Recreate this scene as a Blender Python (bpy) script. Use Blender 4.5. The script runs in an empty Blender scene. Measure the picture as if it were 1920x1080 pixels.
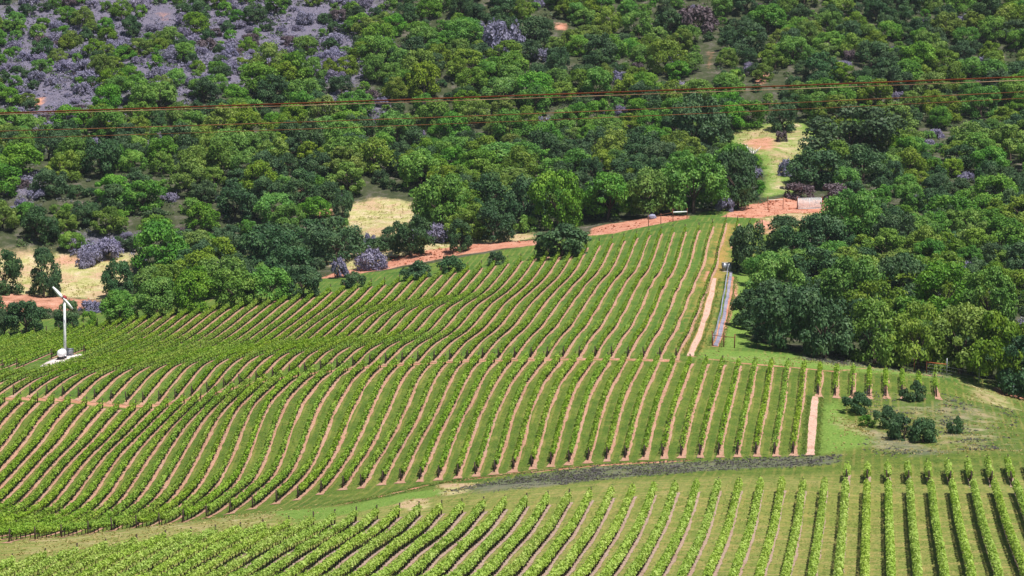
import bpy
import math, random
import numpy as np

# ---------------------------------------------------------------- camera model (metres, X across the rows, Y along the rows, Z up)
F = 4560.0                      # focal length in pixels of a 1920 px wide frame
CAM_Z = 60.0
PITCH = -math.atan(340.0 / F)
YAW = math.radians(8.50)        # the lens looks a little to the left of the row direction
CP, SP, CY, SY = math.cos(PITCH), math.sin(PITCH), math.cos(YAW), math.sin(YAW)
FWD = np.array([-SY * CP, CY * CP, SP])
RGT = np.array([CY, SY, 0.0])
UPV = np.cross(RGT, FWD)
SPACING = 2.5
K0 = 0.25                       # rows stand at X = -(n + K0) * SPACING

def ray(u, v):
    return FWD + RGT * ((u - 960.0) / F) + UPV * ((540.0 - v) / F)

def proj(P):
    P = np.atleast_2d(np.asarray(P, float)) - np.array([0, 0, CAM_Z])
    d = P @ FWD
    return 960.0 + F * (P @ RGT) / d, 540.0 - F * (P @ UPV) / d, d

def on_row(k, u, v):
    r = ray(u, v)
    t = -k * SPACING / r[0]
    return (r[0] * t, r[1] * t, CAM_Z + r[2] * t)

def at_depth(u, v, D):
    r = ray(u, v)
    return (r[0] * D, r[1] * D, CAM_Z + r[2] * D)

# ---------------------------------------------------------------- survey of the ground: points read along single vine rows, then points at a known distance
ROWS = {
 12.25: [(1300,600),(1318,560),(1330,528),(1345,480),(1356,440),(1361,417)],
 15.25: [(1195,635),(1212,612),(1225,585),(1232,565),(1240,540),(1250,522),(1262,505),(1270,482),(1277,457),(1285,432)],
 18.25: [(1115,625),(1135,595),(1150,570),(1162,550),(1175,527),(1190,510),(1200,490),(1207,470),(1217,445)],
 21.25: [(895,885),(909,842),(919,810),(926,782),(941,752),(954,722),(990,678)],
 23.25: [(1100,467)],
 25.25: [(752,903),(765,875),(775,850),(790,820),(805,795),(822,763),(835,732),(843,715),(855,692),(868,680)],
 27.25: [(677,912),(699,877),(721,847),(739,817),(751,787),(764,760),(776,725),(791,702),(808,683)],
 28.25: [(977,491)],
 33.25: [(853,512),(808,562),(766,585),(716,635),(662,661),(626,695)],
 34.25: [(387,970),(450,922),(479,897),(494,865),(511,812),(524,780),(536,752),(555,732),(575,712),(594,701)],
 35.25: [(342,980),(359,973),(389,952),(419,930),(441,907),(456,877),(469,847)],
 38.25: [(210,992),(256,986),(721,535),(475,719)],
 39.25: [(165,1004),(207,998),(307,910),(322,887),(337,862),(357,827),(372,802),(444,725)],
 41.25: [(66,1012),(110,1008)],
 43.25: [(181,918),(196,893),(212,870),(229,848),(257,820),(279,800),(300,778),(595,552)],
 44.25: [(296,758),(311,737),(327,718),(340,700),(353,688),(441,653),(462,640),(479,628),(506,608),(518,598),(531,587),(548,573),(564,560)],
 46.25: [(217,777),(202,792),(190,807),(177,822),(162,838),(136,863),(112,890),(89,918),(57,953)],
 49.25: [(142,750),(160,732),(185,710),(231,690),(363,630),(391,609),(436,576)],
 50.25: [(95,760),(72,787),(55,815),(37,837),(20,857),(-5,885)],
 52.25: [(36,760),(21,775),(6,789)],
 55.25: [(162,662),(280,596)],
 58.35: [(30,690)],
 60.25: [(158,617)],
 66.25: [(17,637)],
 # foreground block
 13.25: [(1105,945)],
 19.25: [(866,965),(833,1003),(777,1046)],
 23.25001: [(702,978)],
 26.25: [(577,998)],
}
DEPTHS = [
 # right ends of the two upper blocks
 (1487,853,329),(1418,853,329),(1314,855,329),(1210,859,329),(1071,867,329),
 (1500,700,372),(1400,695,375),(1262,674,380),(1110,671,380),
 (1564,736,366),(1640,737,366),(1752,734,366),(1568,702,376),(1660,703,378),(1752,706,380),
 (1440,780,350),(1530,790,350),
 (1320,650,392),(1400,655,394),(1500,665,396),
 (1360,560,445),(1380,510,475),(1400,600,425),
 (1382,414,515),(1430,410,520),(1500,402,528),(1450,390,536),(1530,392,540),
 # corner of rough grass and the wood's edge
 (1650,690,395),(1760,700,396),(1850,713,394),(1920,750,390),(1600,662,402),
 (1600,800,345),(1750,800,345),(1900,800,348),(1850,760,370),(1700,850,318),(1880,850,316),
 (2050,770,388),(2050,860,318),
 # foreground field
 (1630,900,304),(1741,893,306),(1880,880,308),(1477,910,296),(1560,905,298),(1312,918,291),
 (1630,985,272),(1750,985,270),(1900,985,268),(1630,1080,238),(1780,1080,236),(1920,1080,234),
 (960,1075,250),(660,1092,246),(300,1112,242),(0,1140,234),(1300,1085,240),
 (262,1031,278),(85,1066,266),(3,1088,260),(420,1014,281.5),
 (1000,905,312),(800,935,306),(600,965,300),(400,990,296),(1300,880,318),(1560,865,322),
 (100,1035,288),(0,1045,283),
 # behind the crest
 (1290,408,520),(1200,425,515),(1105,440,512),(1000,460,508),(900,478,505),(800,492,503),(700,508,500),(620,518,498),
 (500,545,492),(400,562,488),(300,580,486),(200,596,484),(100,608,482),(0,618,480),(-150,630,478),
 (1000,440,524),(800,460,522),(640,480,520),(400,520,520),(200,555,515),(60,575,505),
 (720,420,545),(720,380,566),(1300,380,545),(1100,400,540),(900,420,540),(500,470,540),(300,490,540),(100,510,535),
 (1450,340,566),(1460,280,606),(1450,235,634),(1350,260,620),(1600,300,596),
 # wood on the near slope to the right
 (1450,560,440),(1480,480,490),(1600,600,428),(1600,500,482),(1600,420,532),(1750,600,430),(1750,500,484),(1750,400,542),
 (1900,640,420),(1900,540,466),(1900,430,528),(2060,640,420),(2060,500,486),(2060,380,560),
]
for _u in (-250, 0, 300, 600, 900, 1200, 1500, 1800, 2150):
    for _v, _d in ((300, 603), (200, 650), (100, 695), (0, 740), (-120, 792), (-300, 865)):
        if not (1300 < _u < 1700 and _v > 190):
            DEPTHS.append((_u, _v, _d + 9 * math.sin(_u * .011 + _v * .013)))
for _v, _d in ((420, 545), (500, 520), (560, 500), (700, 402), (800, 362), (950, 318), (1060, 275), (1150, 240)):
    DEPTHS.append((-260, _v + (20 if _v > 600 else 0), _d))

_pts = [on_row(round(k, 2), u, v) for k, l in ROWS.items() for u, v in l] + [at_depth(*p) for p in DEPTHS]
# ground outside the view: the hill the lens stands on and the far ridge
_pts += [(0, 0, CAM_Z - 9), (-120, 0, CAM_Z - 14), (120, 0, CAM_Z - 12), (0, 80, CAM_Z - 34), (-90, 90, CAM_Z - 37), (90, 90, CAM_Z - 36), (0, 160, 13.5), (-110, 160, 13), (90, 160, 13.5),
         (0, 205, 13.2), (-90, 205, 13), (70, 205, 13.2), (-300, 250, 8), (220, 250, 14), (260, 400, 22), (280, 600, 55), (-420, 450, 12), (-460, 650, 70), (200, 900, 150), (-200, 950, 155), (-520, 900, 150), (330, 850, 140)]
PTS = np.array(_pts)
SXK = 0.55
def _phi(r2):
    return np.where(r2 > 1e-12, 0.5 * r2 * np.log(np.maximum(r2, 1e-12)), 0.0)
def _fit(lam=1.2e-3):
    q = np.c_[PTS[:, 0] * SXK, PTS[:, 1]] / 100.0
    n = len(q)
    r2 = ((q[:, None, :] - q[None]) ** 2).sum(2)
    A = np.zeros((n + 3, n + 3))
    A[:n, :n] = _phi(r2) + lam * np.eye(n)
    A[:n, n] = 1; A[:n, n + 1:] = q
    A[n:, :n] = A[:n, n:].T
    b = np.zeros(n + 3); b[:n] = PTS[:, 2]
    return q, np.linalg.solve(A, b)
_Q, _W = _fit()
def _surface(x, y):
    x = np.asarray(x, float).ravel(); y = np.asarray(y, float).ravel()
    out = np.empty(len(x))
    for i in range(0, len(x), 20000):
        p = np.c_[x[i:i + 20000] * SXK, y[i:i + 20000]] / 100.0
        r2 = (p ** 2).sum(1)[:, None] + (_Q ** 2).sum(1)[None] - 2 * p @ _Q.T
        out[i:i + 20000] = _phi(np.maximum(r2, 0)) @ _W[:len(_Q)] + _W[len(_Q)] + p @ _W[len(_Q) + 1:]
    return out
# the survey is turned into a regular grid of heights; everything is set down on that grid
GX0, GX1, GY0, GY1, GS = -360.0, 250.0, -60.0, 940.0, 1.0
_gx = np.arange(GX0, GX1 + .1, GS); _gy = np.arange(GY0, GY1 + .1, GS)
_cx = np.arange(GX0, GX1 + .1, 4.0); _cy = np.arange(GY0, GY1 + 2.1, 2.0)
_cz = _surface(*[a.ravel() for a in np.meshgrid(_cx, _cy)]).reshape(len(_cy), len(_cx))
def _lerp_axis(xs, xp, M, axis):
    i = np.clip(np.searchsorted(xp, xs) - 1, 1, len(xp) - 3)
    t = (xs - xp[i]) / (xp[1] - xp[0])
    M = np.moveaxis(M, axis, 0)
    p0, p1, p2, p3 = M[i - 1], M[i], M[i + 1], M[i + 2]
    t = t.reshape(-1, *([1] * (M.ndim - 1)))
    r = 0.5 * (2 * p1 + (p2 - p0) * t + (2 * p0 - 5 * p1 + 4 * p2 - p3) * t ** 2 + (3 * p1 - p0 - 3 * p2 + p3) * t ** 3)
    return np.moveaxis(r, 0, axis)
GZ = _lerp_axis(_gx, _cx, _lerp_axis(_gy, _cy, _cz, 0), 1)
def height(x, y):
    x = np.atleast_1d(np.asarray(x, float)); y = np.atleast_1d(np.asarray(y, float))
    fx = np.clip((x - GX0) / GS, 0, len(_gx) - 1.001); fy = np.clip((y - GY0) / GS, 0, len(_gy) - 1.001)
    i = fx.astype(int); j = fy.astype(int); a = fx - i; b = fy - j
    return (GZ[j, i] * (1 - a) * (1 - b) + GZ[j, i + 1] * a * (1 - b) + GZ[j + 1, i] * (1 - a) * b + GZ[j + 1, i + 1] * a * b)

def ground_at(u, v, dmin=215.0, dmax=900.0):
    """first point of the ground along the line of sight through a pixel of the survey photograph"""
    r = ray(u, v)
    t = np.arange(dmin, dmax, 1.0)
    h = CAM_Z + r[2] * t - height(r[0] * t, r[1] * t)
    below = np.where((h[1:] < 0) & (h[:-1] >= 0))[0]
    if len(below) == 0:
        t0 = dmax
    else:
        i = below[0]; t0 = t[i] + h[i] / (h[i] - h[i + 1])
    return np.array([r[0] * t0, r[1] * t0, float(height(r[0] * t0, r[1] * t0)[0])])

def y_on_row(k, D):
    x = -k * SPACING; y = D
    for _ in range(4):
        z = float(height(x, y)[0]) - CAM_Z
        y = (D - x * FWD[0] - z * FWD[2]) / FWD[1]
    return y

_low = {26.25:(716,908),27.25:(677,912),28.25:(642,917),29.25:(601,924),30.25:(558,933),31.25:(518,943),32.25:(474,953),33.25:(430,961),34.25:(387,970),35.25:(342,979),36.25:(299,985),37.25:(256,990),38.25:(210,993),39.25:(165,1003),40.25:(116,1005),41.25:(66,1012),42.25:(17,1023)}
def mid_low(k):
    if k < 4: return y_on_row(k, 364.0)
    if k < 26: return y_on_row(k, 329.3)
    kk = min(max(k, 26.25), 42.25)
    return on_row(kk, *_low[kk])[1] - max(0, k - 42.25) * 1.6
def mid_high(k):
    return y_on_row(k, 377.0)
def upper_low(k):
    if k < 12: return y_on_row(k, 486.0 if k > 11 else 500.0)
    return y_on_row(k, 380.8)
_crest = [(12.25,1361,417),(15.25,1285,432),(18.25,1217,445),(23.25,1100,467),(28.25,977,491),(33.25,853,512),(38.25,721,535),(43.25,595,552),(49.25,436,576),(55.25,280,596),(60.25,158,617),(66.25,17,637)]
_crk = [c[0] for c in _crest]; _cry = [on_row(*c)[1] for c in _crest]
def upper_high(k):
    return float(np.interp(k, _crk, _cry))
def fore_high(k):
    if k < 1.5: return y_on_row(k, 306.0 + min(0, k) * -0.3)
    return y_on_row(k, float(np.interp(k, [2.25, 14, 26.25, 32.25, 36.25, 42], [289.5, 289, 289, 281, 270, 254])))

# ---------------------------------------------------------------- scene, camera, sky, sun
scene = bpy.context.scene
rng = np.random.default_rng(11)
random.seed(5)
from mathutils import Matrix, Vector
cam_data = bpy.data.cameras.new('camera')
cam = bpy.data.objects.new('camera', cam_data)
scene.collection.objects.link(cam)
cam.matrix_world = Matrix(((RGT[0], UPV[0], -FWD[0], 0), (RGT[1], UPV[1], -FWD[1], 0), (RGT[2], UPV[2], -FWD[2], CAM_Z), (0, 0, 0, 1)))
cam_data.sensor_width = 36.0
cam_data.lens = 36.0 * F / 1920.0
cam_data.clip_start = 1.0
cam_data.clip_end = 9000.0
scene.camera = cam

SUN_EL, SUN_AZ = math.radians(66), math.radians(128)     # azimuth clockwise from +Y
world = bpy.data.worlds.new('World'); scene.world = world; world.use_nodes = True
wn = world.node_tree; wn.nodes.clear()
sky = wn.nodes.new('ShaderNodeTexSky'); sky.sky_type = 'NISHITA'; sky.sun_disc = False
sky.sun_elevation = SUN_EL; sky.sun_rotation = SUN_AZ; sky.air_density = 1.0; sky.dust_density = 0.6
bg = wn.nodes.new('ShaderNodeBackground'); bg.inputs['Strength'].default_value = 0.06
wo = wn.nodes.new('ShaderNodeOutputWorld')
wn.links.new(sky.outputs[0], bg.inputs['Color']); wn.links.new(bg.outputs[0], wo.inputs['Surface'])
sun_data = bpy.data.lights.new('sun', 'SUN'); sun_data.energy = 5.0; sun_data.angle = math.radians(0.53); sun_data.color = (1.0, 0.95, 0.87)
sun = bpy.data.objects.new('sun', sun_data); scene.collection.objects.link(sun)
sun_dir = Vector((math.sin(SUN_AZ) * math.cos(SUN_EL), math.cos(SUN_AZ) * math.cos(SUN_EL), math.sin(SUN_EL)))
sun.rotation_euler = sun_dir.to_track_quat('Z', 'Y').to_euler()
sun.location = (150, 100, 250)
vs = scene.view_settings
vs.view_transform = 'Standard'; vs.look = 'None'; vs.exposure = 0.40; vs.gamma = 1.0; vs.use_curve_mapping = False
scene.cycles.max_bounces = 6; scene.cycles.diffuse_bounces = 3; scene.cycles.transmission_bounces = 3; scene.cycles.transparent_max_bounces = 4

# ---------------------------------------------------------------- helpers
COL = scene.collection.objects
def srgb(r, g, b, a=1.0):
    f = lambda c: (c / 255.0 / 12.92) if c / 255.0 <= 0.04045 else ((c / 255.0 + 0.055) / 1.055) ** 2.4
    return (f(r), f(g), f(b), a)

def link(name, data, parent=None):
    o = bpy.data.objects.new(name, data); COL.link(o)
    if parent is not None: o.parent = parent
    return o
def tag(o, label=None, cat=None, group=None, kind=None):
    for key, val in (('label', label), ('category', cat), ('group', group), ('kind', kind)):
        if val: o[key] = val
    return o
def mesh(name, V, Fc, mat=None, smooth=False):
    """V (n,3); Fc (m,3) or (m,4) array, or a list of such arrays"""
    V = np.asarray(V, np.float32)
    Fs = Fc if isinstance(Fc, list) else [Fc]
    Fs = [np.asarray(f, np.int32) for f in Fs if len(f)]
    me = bpy.data.meshes.new(name)
    me.vertices.add(len(V)); me.vertices.foreach_set('co', V.ravel())
    loops = np.concatenate([f.ravel() for f in Fs])
    tot = np.concatenate([np.full(len(f), f.shape[1], np.int32) for f in Fs])
    start = np.concatenate([[0], np.cumsum(tot)[:-1]]).astype(np.int32)
    me.loops.add(len(loops)); me.loops.foreach_set('vertex_index', loops)
    me.polygons.add(len(tot)); me.polygons.foreach_set('loop_start', start); me.polygons.foreach_set('loop_total', tot)
    if smooth: me.polygons.foreach_set('use_smooth', np.ones(len(tot), bool))
    if mat: me.materials.append(mat)
    me.update(calc_edges=True)
    return me

class MB:
    """collects simple solids into one mesh"""
    def __init__(self): self.v = []; self.q = []; self.t = []; self.n = 0
    def add(self, V, quads=(), tris=()):
        self.v.append(np.asarray(V, float))
        if len(quads): self.q.append(np.asarray(quads) + self.n)
        if len(tris): self.t.append(np.asarray(tris) + self.n)
        self.n += len(V); return self
    def box(self, c, s, rz=0.0, R=None):
        c = np.asarray(c, float); s = np.asarray(s, float) / 2
        V = np.array([(x, y, z) for z in (-1, 1) for y in (-1, 1) for x in (-1, 1)], float) * s
        if R is not None: V = V @ np.asarray(R).T
        elif rz: V = V @ np.array([[math.cos(rz), math.sin(rz), 0], [-math.sin(rz), math.cos(rz), 0], [0, 0, 1]])
        return self.add(V + c, [(0, 2, 3, 1), (4, 5, 7, 6), (0, 1, 5, 4), (2, 6, 7, 3), (0, 4, 6, 2), (1, 3, 7, 5)])
    def tube(self, pts, rad, n=8, cap=True):
        pts = np.asarray(pts, float); m = len(pts)
        rad = np.broadcast_to(np.asarray(rad, float), (m,))
        T = np.gradient(pts, axis=0); T /= np.linalg.norm(T, axis=1)[:, None] + 1e-9
        ref = np.array([0, 0, 1.0]) if abs(T[:, 2]).mean() < .9 else np.array([1.0, 0, 0])
        A = np.cross(T, ref); A /= np.linalg.norm(A, axis=1)[:, None] + 1e-9
        B = np.cross(T, A)
        ang = np.arange(n) * 2 * math.pi / n
        V = (pts[:, None, :] + rad[:, None, None] * (np.cos(ang)[None, :, None] * A[:, None, :] + np.sin(ang)[None, :, None] * B[:, None, :])).reshape(-1, 3)
        q = [(i * n + j, i * n + (j + 1) % n, (i + 1) * n + (j + 1) % n, (i + 1) * n + j) for i in range(m - 1) for j in range(n)]
        t = []
        if cap:
            V = np.vstack([V, pts[0], pts[-1]]); a = m * n; b = a + 1
            t = [(a, (j + 1) % n, j) for j in range(n)] + [(b, (m - 1) * n + j, (m - 1) * n + (j + 1) % n) for j in range(n)]
        return self.add(V, q, t)
    def lathe(self, prof, n=16, c=(0, 0, 0), R=None):
        prof = np.asarray(prof, float); m = len(prof)
        ang = np.arange(n) * 2 * math.pi / n
        V = np.stack([prof[:, 0][:, None] * np.cos(ang), prof[:, 0][:, None] * np.sin(ang), np.repeat(prof[:, 1][:, None], n, 1)], 2).reshape(-1, 3)
        if R is not None: V = V @ np.asarray(R).T
        q = [(i * n + j, i * n + (j + 1) % n, (i + 1) * n + (j + 1) % n, (i + 1) * n + j) for i in range(m - 1) for j in range(n)]
        return self.add(V + np.asarray(c), q)
    def build(self, name, mat, parent=None, smooth=False, loc=None):
        fs = ([np.vstack(self.q)] if self.q else []) + ([np.vstack(self.t)] if self.t else [])
        V = np.vstack(self.v)
        if loc is not None: V = V - np.asarray(loc)
        o = link(name, mesh(name, V, fs, mat, smooth), parent)
        if loc is not None: o.location = loc
        return o

def empty(name, loc, rz=0.0, scale=None):
    o = link(name, None); o.location = tuple(float(c) for c in loc); o.rotation_euler = (0, 0, rz); o.empty_display_size = .5
    if scale is not None: o.scale = scale
    return o

_ones = 'zeroth first second third fourth fifth sixth seventh eighth ninth tenth eleventh twelfth thirteenth fourteenth fifteenth sixteenth seventeenth eighteenth nineteenth'.split()
_tens = {20: 'twent', 30: 'thirt', 40: 'fort', 50: 'fift', 60: 'sixt', 70: 'sevent', 80: 'eight', 90: 'ninet'}
def ordinal(n):
    if n < 20: return _ones[n]
    t, o = n // 10 * 10, n % 10
    return _tens[t] + 'ieth' if o == 0 else _tens[t] + 'y-' + _ones[o]

# ---------------------------------------------------------------- materials
def new_mat(name):
    m = bpy.data.materials.new(name); m.use_nodes = True
    nt = m.node_tree; nt.nodes.clear()
    return m, nt, nt.nodes.new('ShaderNodeOutputMaterial')
def N(nt, t, **kw):
    n = nt.nodes.new(t)
    for k, v in kw.items(): setattr(n, k, v)
    return n
def noise(nt, scale, detail=4.0, rough=.55, vec=None):
    n = N(nt, 'ShaderNodeTexNoise'); n.inputs['Scale'].default_value = scale; n.inputs['Detail'].default_value = detail; n.inputs['Roughness'].default_value = rough
    if vec is not None: nt.links.new(vec, n.inputs['Vector'])
    return n.outputs['Fac']
def ramp(nt, fac, stops, interp='LINEAR'):
    r = N(nt, 'ShaderNodeValToRGB'); r.color_ramp.interpolation = interp
    el = r.color_ramp.elements
    while len(el) < len(stops): el.new(0.5)
    for e, (p, c) in zip(el, stops): e.position = p; e.color = c
    nt.links.new(fac, r.inputs[0]); return r.outputs[0]
def mix(nt, fac, a, b, mode='MIX'):
    m = N(nt, 'ShaderNodeMix', data_type='RGBA', blend_type=mode)
    for sock, v in ((m.inputs[0], fac), (m.inputs[6], a), (m.inputs[7], b)):
        if isinstance(v, (int, float, tuple)): sock.default_value = v
        else: nt.links.new(v, sock)
    return m.outputs[2]
def mth(nt, op, a, b=None, c=None):
    m = N(nt, 'ShaderNodeMath', operation=op)
    for s, v in zip(m.inputs, (a, b, c)):
        if v is None: continue
        if isinstance(v, (int, float)): s.default_value = v
        else: nt.links.new(v, s)
    return m.outputs[0]
def smooth(nt, x, lo, hi):
    m = N(nt, 'ShaderNodeMapRange', interpolation_type='SMOOTHSTEP')
    m.inputs['From Min'].default_value = lo; m.inputs['From Max'].default_value = hi
    nt.links.new(x, m.inputs['Value']); return m.outputs[0]
def bump(nt, h, strength, dist):
    b = N(nt, 'ShaderNodeBump'); b.inputs['Strength'].default_value = strength; b.inputs['Distance'].default_value = dist
    nt.links.new(h, b.inputs['Height']); return b.outputs[0]
def pos(nt):
    return N(nt, 'ShaderNodeNewGeometry').outputs['Position']
def finish(nt, out, color, rough=.85, normal=None, metallic=0.0, spec=.25):
    p = N(nt, 'ShaderNodeBsdfPrincipled')
    if isinstance(color, tuple): p.inputs['Base Color'].default_value = color
    else: nt.links.new(color, p.inputs['Base Color'])
    p.inputs['Roughness'].default_value = rough; p.inputs['Metallic'].default_value = metallic
    p.inputs['Specular IOR Level'].default_value = spec
    if normal is not None: nt.links.new(normal, p.inputs['Normal'])
    nt.links.new(p.outputs[0], out.inputs['Surface']); return p

def leaf_mat(name, dark, mid, light, trans=.28, nscale=.35, per_object=.30, tint=None):
    m, nt, out = new_mat(name)
    P = pos(nt)
    a = noise(nt, nscale, 3, .6, P); b = noise(nt, nscale * 9, 2, .5, P)
    f = mth(nt, 'ADD', mth(nt, 'MULTIPLY', a, .6), mth(nt, 'MULTIPLY', b, .4))
    c = ramp(nt, f, [(.34, dark), (.5, mid), (.66, light)])
    if per_object:
        oi = N(nt, 'ShaderNodeObjectInfo').outputs['Random']
        hs = N(nt, 'ShaderNodeHueSaturation')
        nt.links.new(mth(nt, 'ADD', mth(nt, 'MULTIPLY', oi, per_object * .16), .5 - per_object * .08), hs.inputs['Hue'])
        nt.links.new(mth(nt, 'ADD', mth(nt, 'MULTIPLY', mth(nt, 'FRACT', mth(nt, 'MULTIPLY', oi, 7.31)), per_object * 1.5), 1 - per_object * .75), hs.inputs['Value'])
        nt.links.new(mth(nt, 'ADD', mth(nt, 'MULTIPLY', mth(nt, 'FRACT', mth(nt, 'MULTIPLY', oi, 13.7)), per_object * .9), 1 - per_object * .5), hs.inputs['Saturation'])
        nt.links.new(c, hs.inputs['Color']); c = hs.outputs[0]
    d = N(nt, 'ShaderNodeBsdfPrincipled'); d.inputs['Roughness'].default_value = .55; d.inputs['Specular IOR Level'].default_value = .22
    t = N(nt, 'ShaderNodeBsdfTranslucent')
    nt.links.new(c, d.inputs['Base Color'])
    nt.links.new(mix(nt, 1.0, c, (1.0, 1.0, .55, 1), 'MULTIPLY'), t.inputs['Color'])
    ms = N(nt, 'ShaderNodeMixShader'); ms.inputs[0].default_value = trans
    nt.links.new(d.outputs[0], ms.inputs[1]); nt.links.new(t.outputs[0], ms.inputs[2]); nt.links.new(ms.outputs[0], out.inputs['Surface'])
    return m

def plain_mat(name, c1, c2, scale=3.0, rough=.8, bstr=.0, metallic=0.0, spec=.3):
    m, nt, out = new_mat(name)
    P = pos(nt); n = noise(nt, scale, 5, .6, P)
    finish(nt, out, ramp(nt, n, [(.35, c1), (.65, c2)]), rough, bump(nt, n, bstr, .05) if bstr else None, metallic, spec)
    return m

M = {}
M['vine_fore'] = leaf_mat('vine_leaf_young', srgb(118, 148, 50), srgb(154, 182, 76), srgb(198, 212, 128), .30, .8, .06)
M['vine_mid'] = leaf_mat('vine_leaf_middle', srgb(98, 134, 34), srgb(130, 164, 50), srgb(174, 194, 86), .28, .8, .08)
M['vine_up'] = leaf_mat('vine_leaf_upper', srgb(90, 126, 32), srgb(122, 154, 46), srgb(164, 182, 76), .28, .8, .10)
M['oak'] = leaf_mat('oak_leaf_bright', srgb(64, 108, 40), srgb(98, 146, 54), srgb(144, 180, 80), .27, .3, .18)
M['live_oak'] = leaf_mat('oak_leaf_dark', srgb(46, 74, 48), srgb(66, 98, 60), srgb(96, 124, 74), .18, .3, .18)
M['olive'] = leaf_mat('oak_leaf_olive', srgb(78, 108, 38), srgb(110, 140, 50), srgb(150, 170, 74), .27, .3, .2)
M['sage'] = leaf_mat('sage_leaf', srgb(102, 99, 126), srgb(134, 129, 160), srgb(168, 163, 186), .18, .5, .18)
M['brown_sage'] = leaf_mat('brown_scrub_leaf', srgb(74, 64, 70), srgb(98, 84, 92), srgb(128, 112, 118), .12, .5, .2)
M['weed'] = leaf_mat('purple_weed', srgb(86, 80, 90), srgb(106, 102, 102), srgb(114, 130, 78), .3, .7, 0)
M['brush'] = leaf_mat('brush_leaf', srgb(54, 78, 44), srgb(78, 104, 52), srgb(108, 104, 116), .18, .06, 0)
M['bark'] = plain_mat('bark', srgb(58, 48, 42), srgb(92, 78, 68), 6, .95, .5)
M['dead_bark'] = plain_mat('dead_bark', srgb(196, 190, 186), srgb(236, 232, 226), 6, .9, .3)
M['vine_bark'] = plain_mat('vine_bark', srgb(40, 32, 28), srgb(66, 54, 46), 8, .95)
M['post_wood'] = plain_mat('post_wood', srgb(48, 38, 34), srgb(76, 62, 52), 9, .9, .3)
M['rust_post'] = plain_mat('rust_post', srgb(92, 56, 42), srgb(134, 84, 62), 9, .85, .2)
M['pale_wood'] = plain_mat('pale_wood', srgb(200, 184, 168), srgb(232, 220, 206), 7, .8, .2)
M['red_wood'] = plain_mat('red_wood', srgb(150, 78, 52), srgb(196, 110, 74), 7, .8, .2)
M['white_paint'] = plain_mat('white_paint', srgb(222, 224, 228), srgb(242, 243, 245), 2, .42, 0, 0, .5)
M['grey_metal'] = plain_mat('grey_metal', srgb(120, 124, 132), srgb(160, 164, 172), 4, .45, 0, .6, .5)
M['dark_metal'] = plain_mat('dark_metal', srgb(38, 36, 40), srgb(62, 58, 60), 4, .6, 0, .3)
M['red_paint'] = plain_mat('red_paint', srgb(150, 40, 52), srgb(176, 62, 70), 4, .5)
M['rust_cable'] = plain_mat('rust_cable', srgb(84, 46, 34), srgb(108, 62, 44), 2, .9, 0, .0, .05)
M['thin_cable'] = plain_mat('thin_cable', srgb(92, 58, 42), srgb(138, 96, 70), .6, .8, 0, 0, .1)
M['fence_blue'] = plain_mat('fence_blue', srgb(150, 158, 190), srgb(190, 196, 216), 3, .5, 0, .2, .4)
M['pale_cable'] = plain_mat('pale_cable', srgb(120, 84, 62), srgb(186, 158, 132), .35, .7, 0, .0, .2)
M['blue_tarp'] = plain_mat('blue_grey_rock', srgb(120, 122, 150), srgb(160, 160, 184), 4, .8, .2)

def soil_mat(name, a, b, c, weeds=.0):
    m, nt, out = new_mat(name)
    P = pos(nt)
    n1 = noise(nt, .35, 4, .6, P); n2 = noise(nt, 3.0, 5, .65, P); n3 = noise(nt, 14, 3, .6, P); n4 = noise(nt, 1.1, 5, .7, P)
    col = ramp(nt, n1, [(.3, a), (.5, b), (.72, c)])
    col = mix(nt, mth(nt, 'MULTIPLY', smooth(nt, n2, .46, .68), .65), col, srgb(122, 90, 74))
    col = mix(nt, mth(nt, 'MULTIPLY', smooth(nt, n3, .55, .72), .55), col, srgb(214, 186, 168))
    if weeds: col = mix(nt, mth(nt, 'MULTIPLY', smooth(nt, n4, .66 - .2 * weeds, .80 - .2 * weeds), .9), col, srgb(92, 112, 52))
    finish(nt, out, col, .95, bump(nt, mth(nt, 'ADD', n2, mth(nt, 'MULTIPLY', n3, .4)), .8, .16), 0, .1)
    return m
M['soil'] = soil_mat('bare_soil', srgb(160, 120, 100), srgb(178, 138, 116), srgb(172, 142, 126), .5)
M['soil_grey'] = soil_mat('grey_soil', srgb(150, 126, 112), srgb(168, 144, 130), srgb(162, 146, 138), .4)
M['soil_pale'] = soil_mat('pale_soil', srgb(188, 148, 130), srgb(206, 170, 154), srgb(198, 164, 148), .3)
M['clod'] = plain_mat('red_clod', srgb(132, 76, 54), srgb(184, 118, 90), 2.5, .95, .4, 0, .1)
M['pad'] = soil_mat('pale_gravel', srgb(214, 196, 196), srgb(236, 226, 224), srgb(226, 212, 208))
M['channel'] = soil_mat('blue_gravel', srgb(116, 120, 144), srgb(136, 140, 164), srgb(156, 154, 170), .4)
M['grass'] = leaf_mat('grass_blade', srgb(88, 118, 50), srgb(116, 140, 64), srgb(156, 162, 92), .4, .5, 0)
M['dry_grass'] = leaf_mat('dry_grass_blade', srgb(126, 126, 66), srgb(168, 158, 98), srgb(204, 188, 140), .3, .6, 0)

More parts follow.
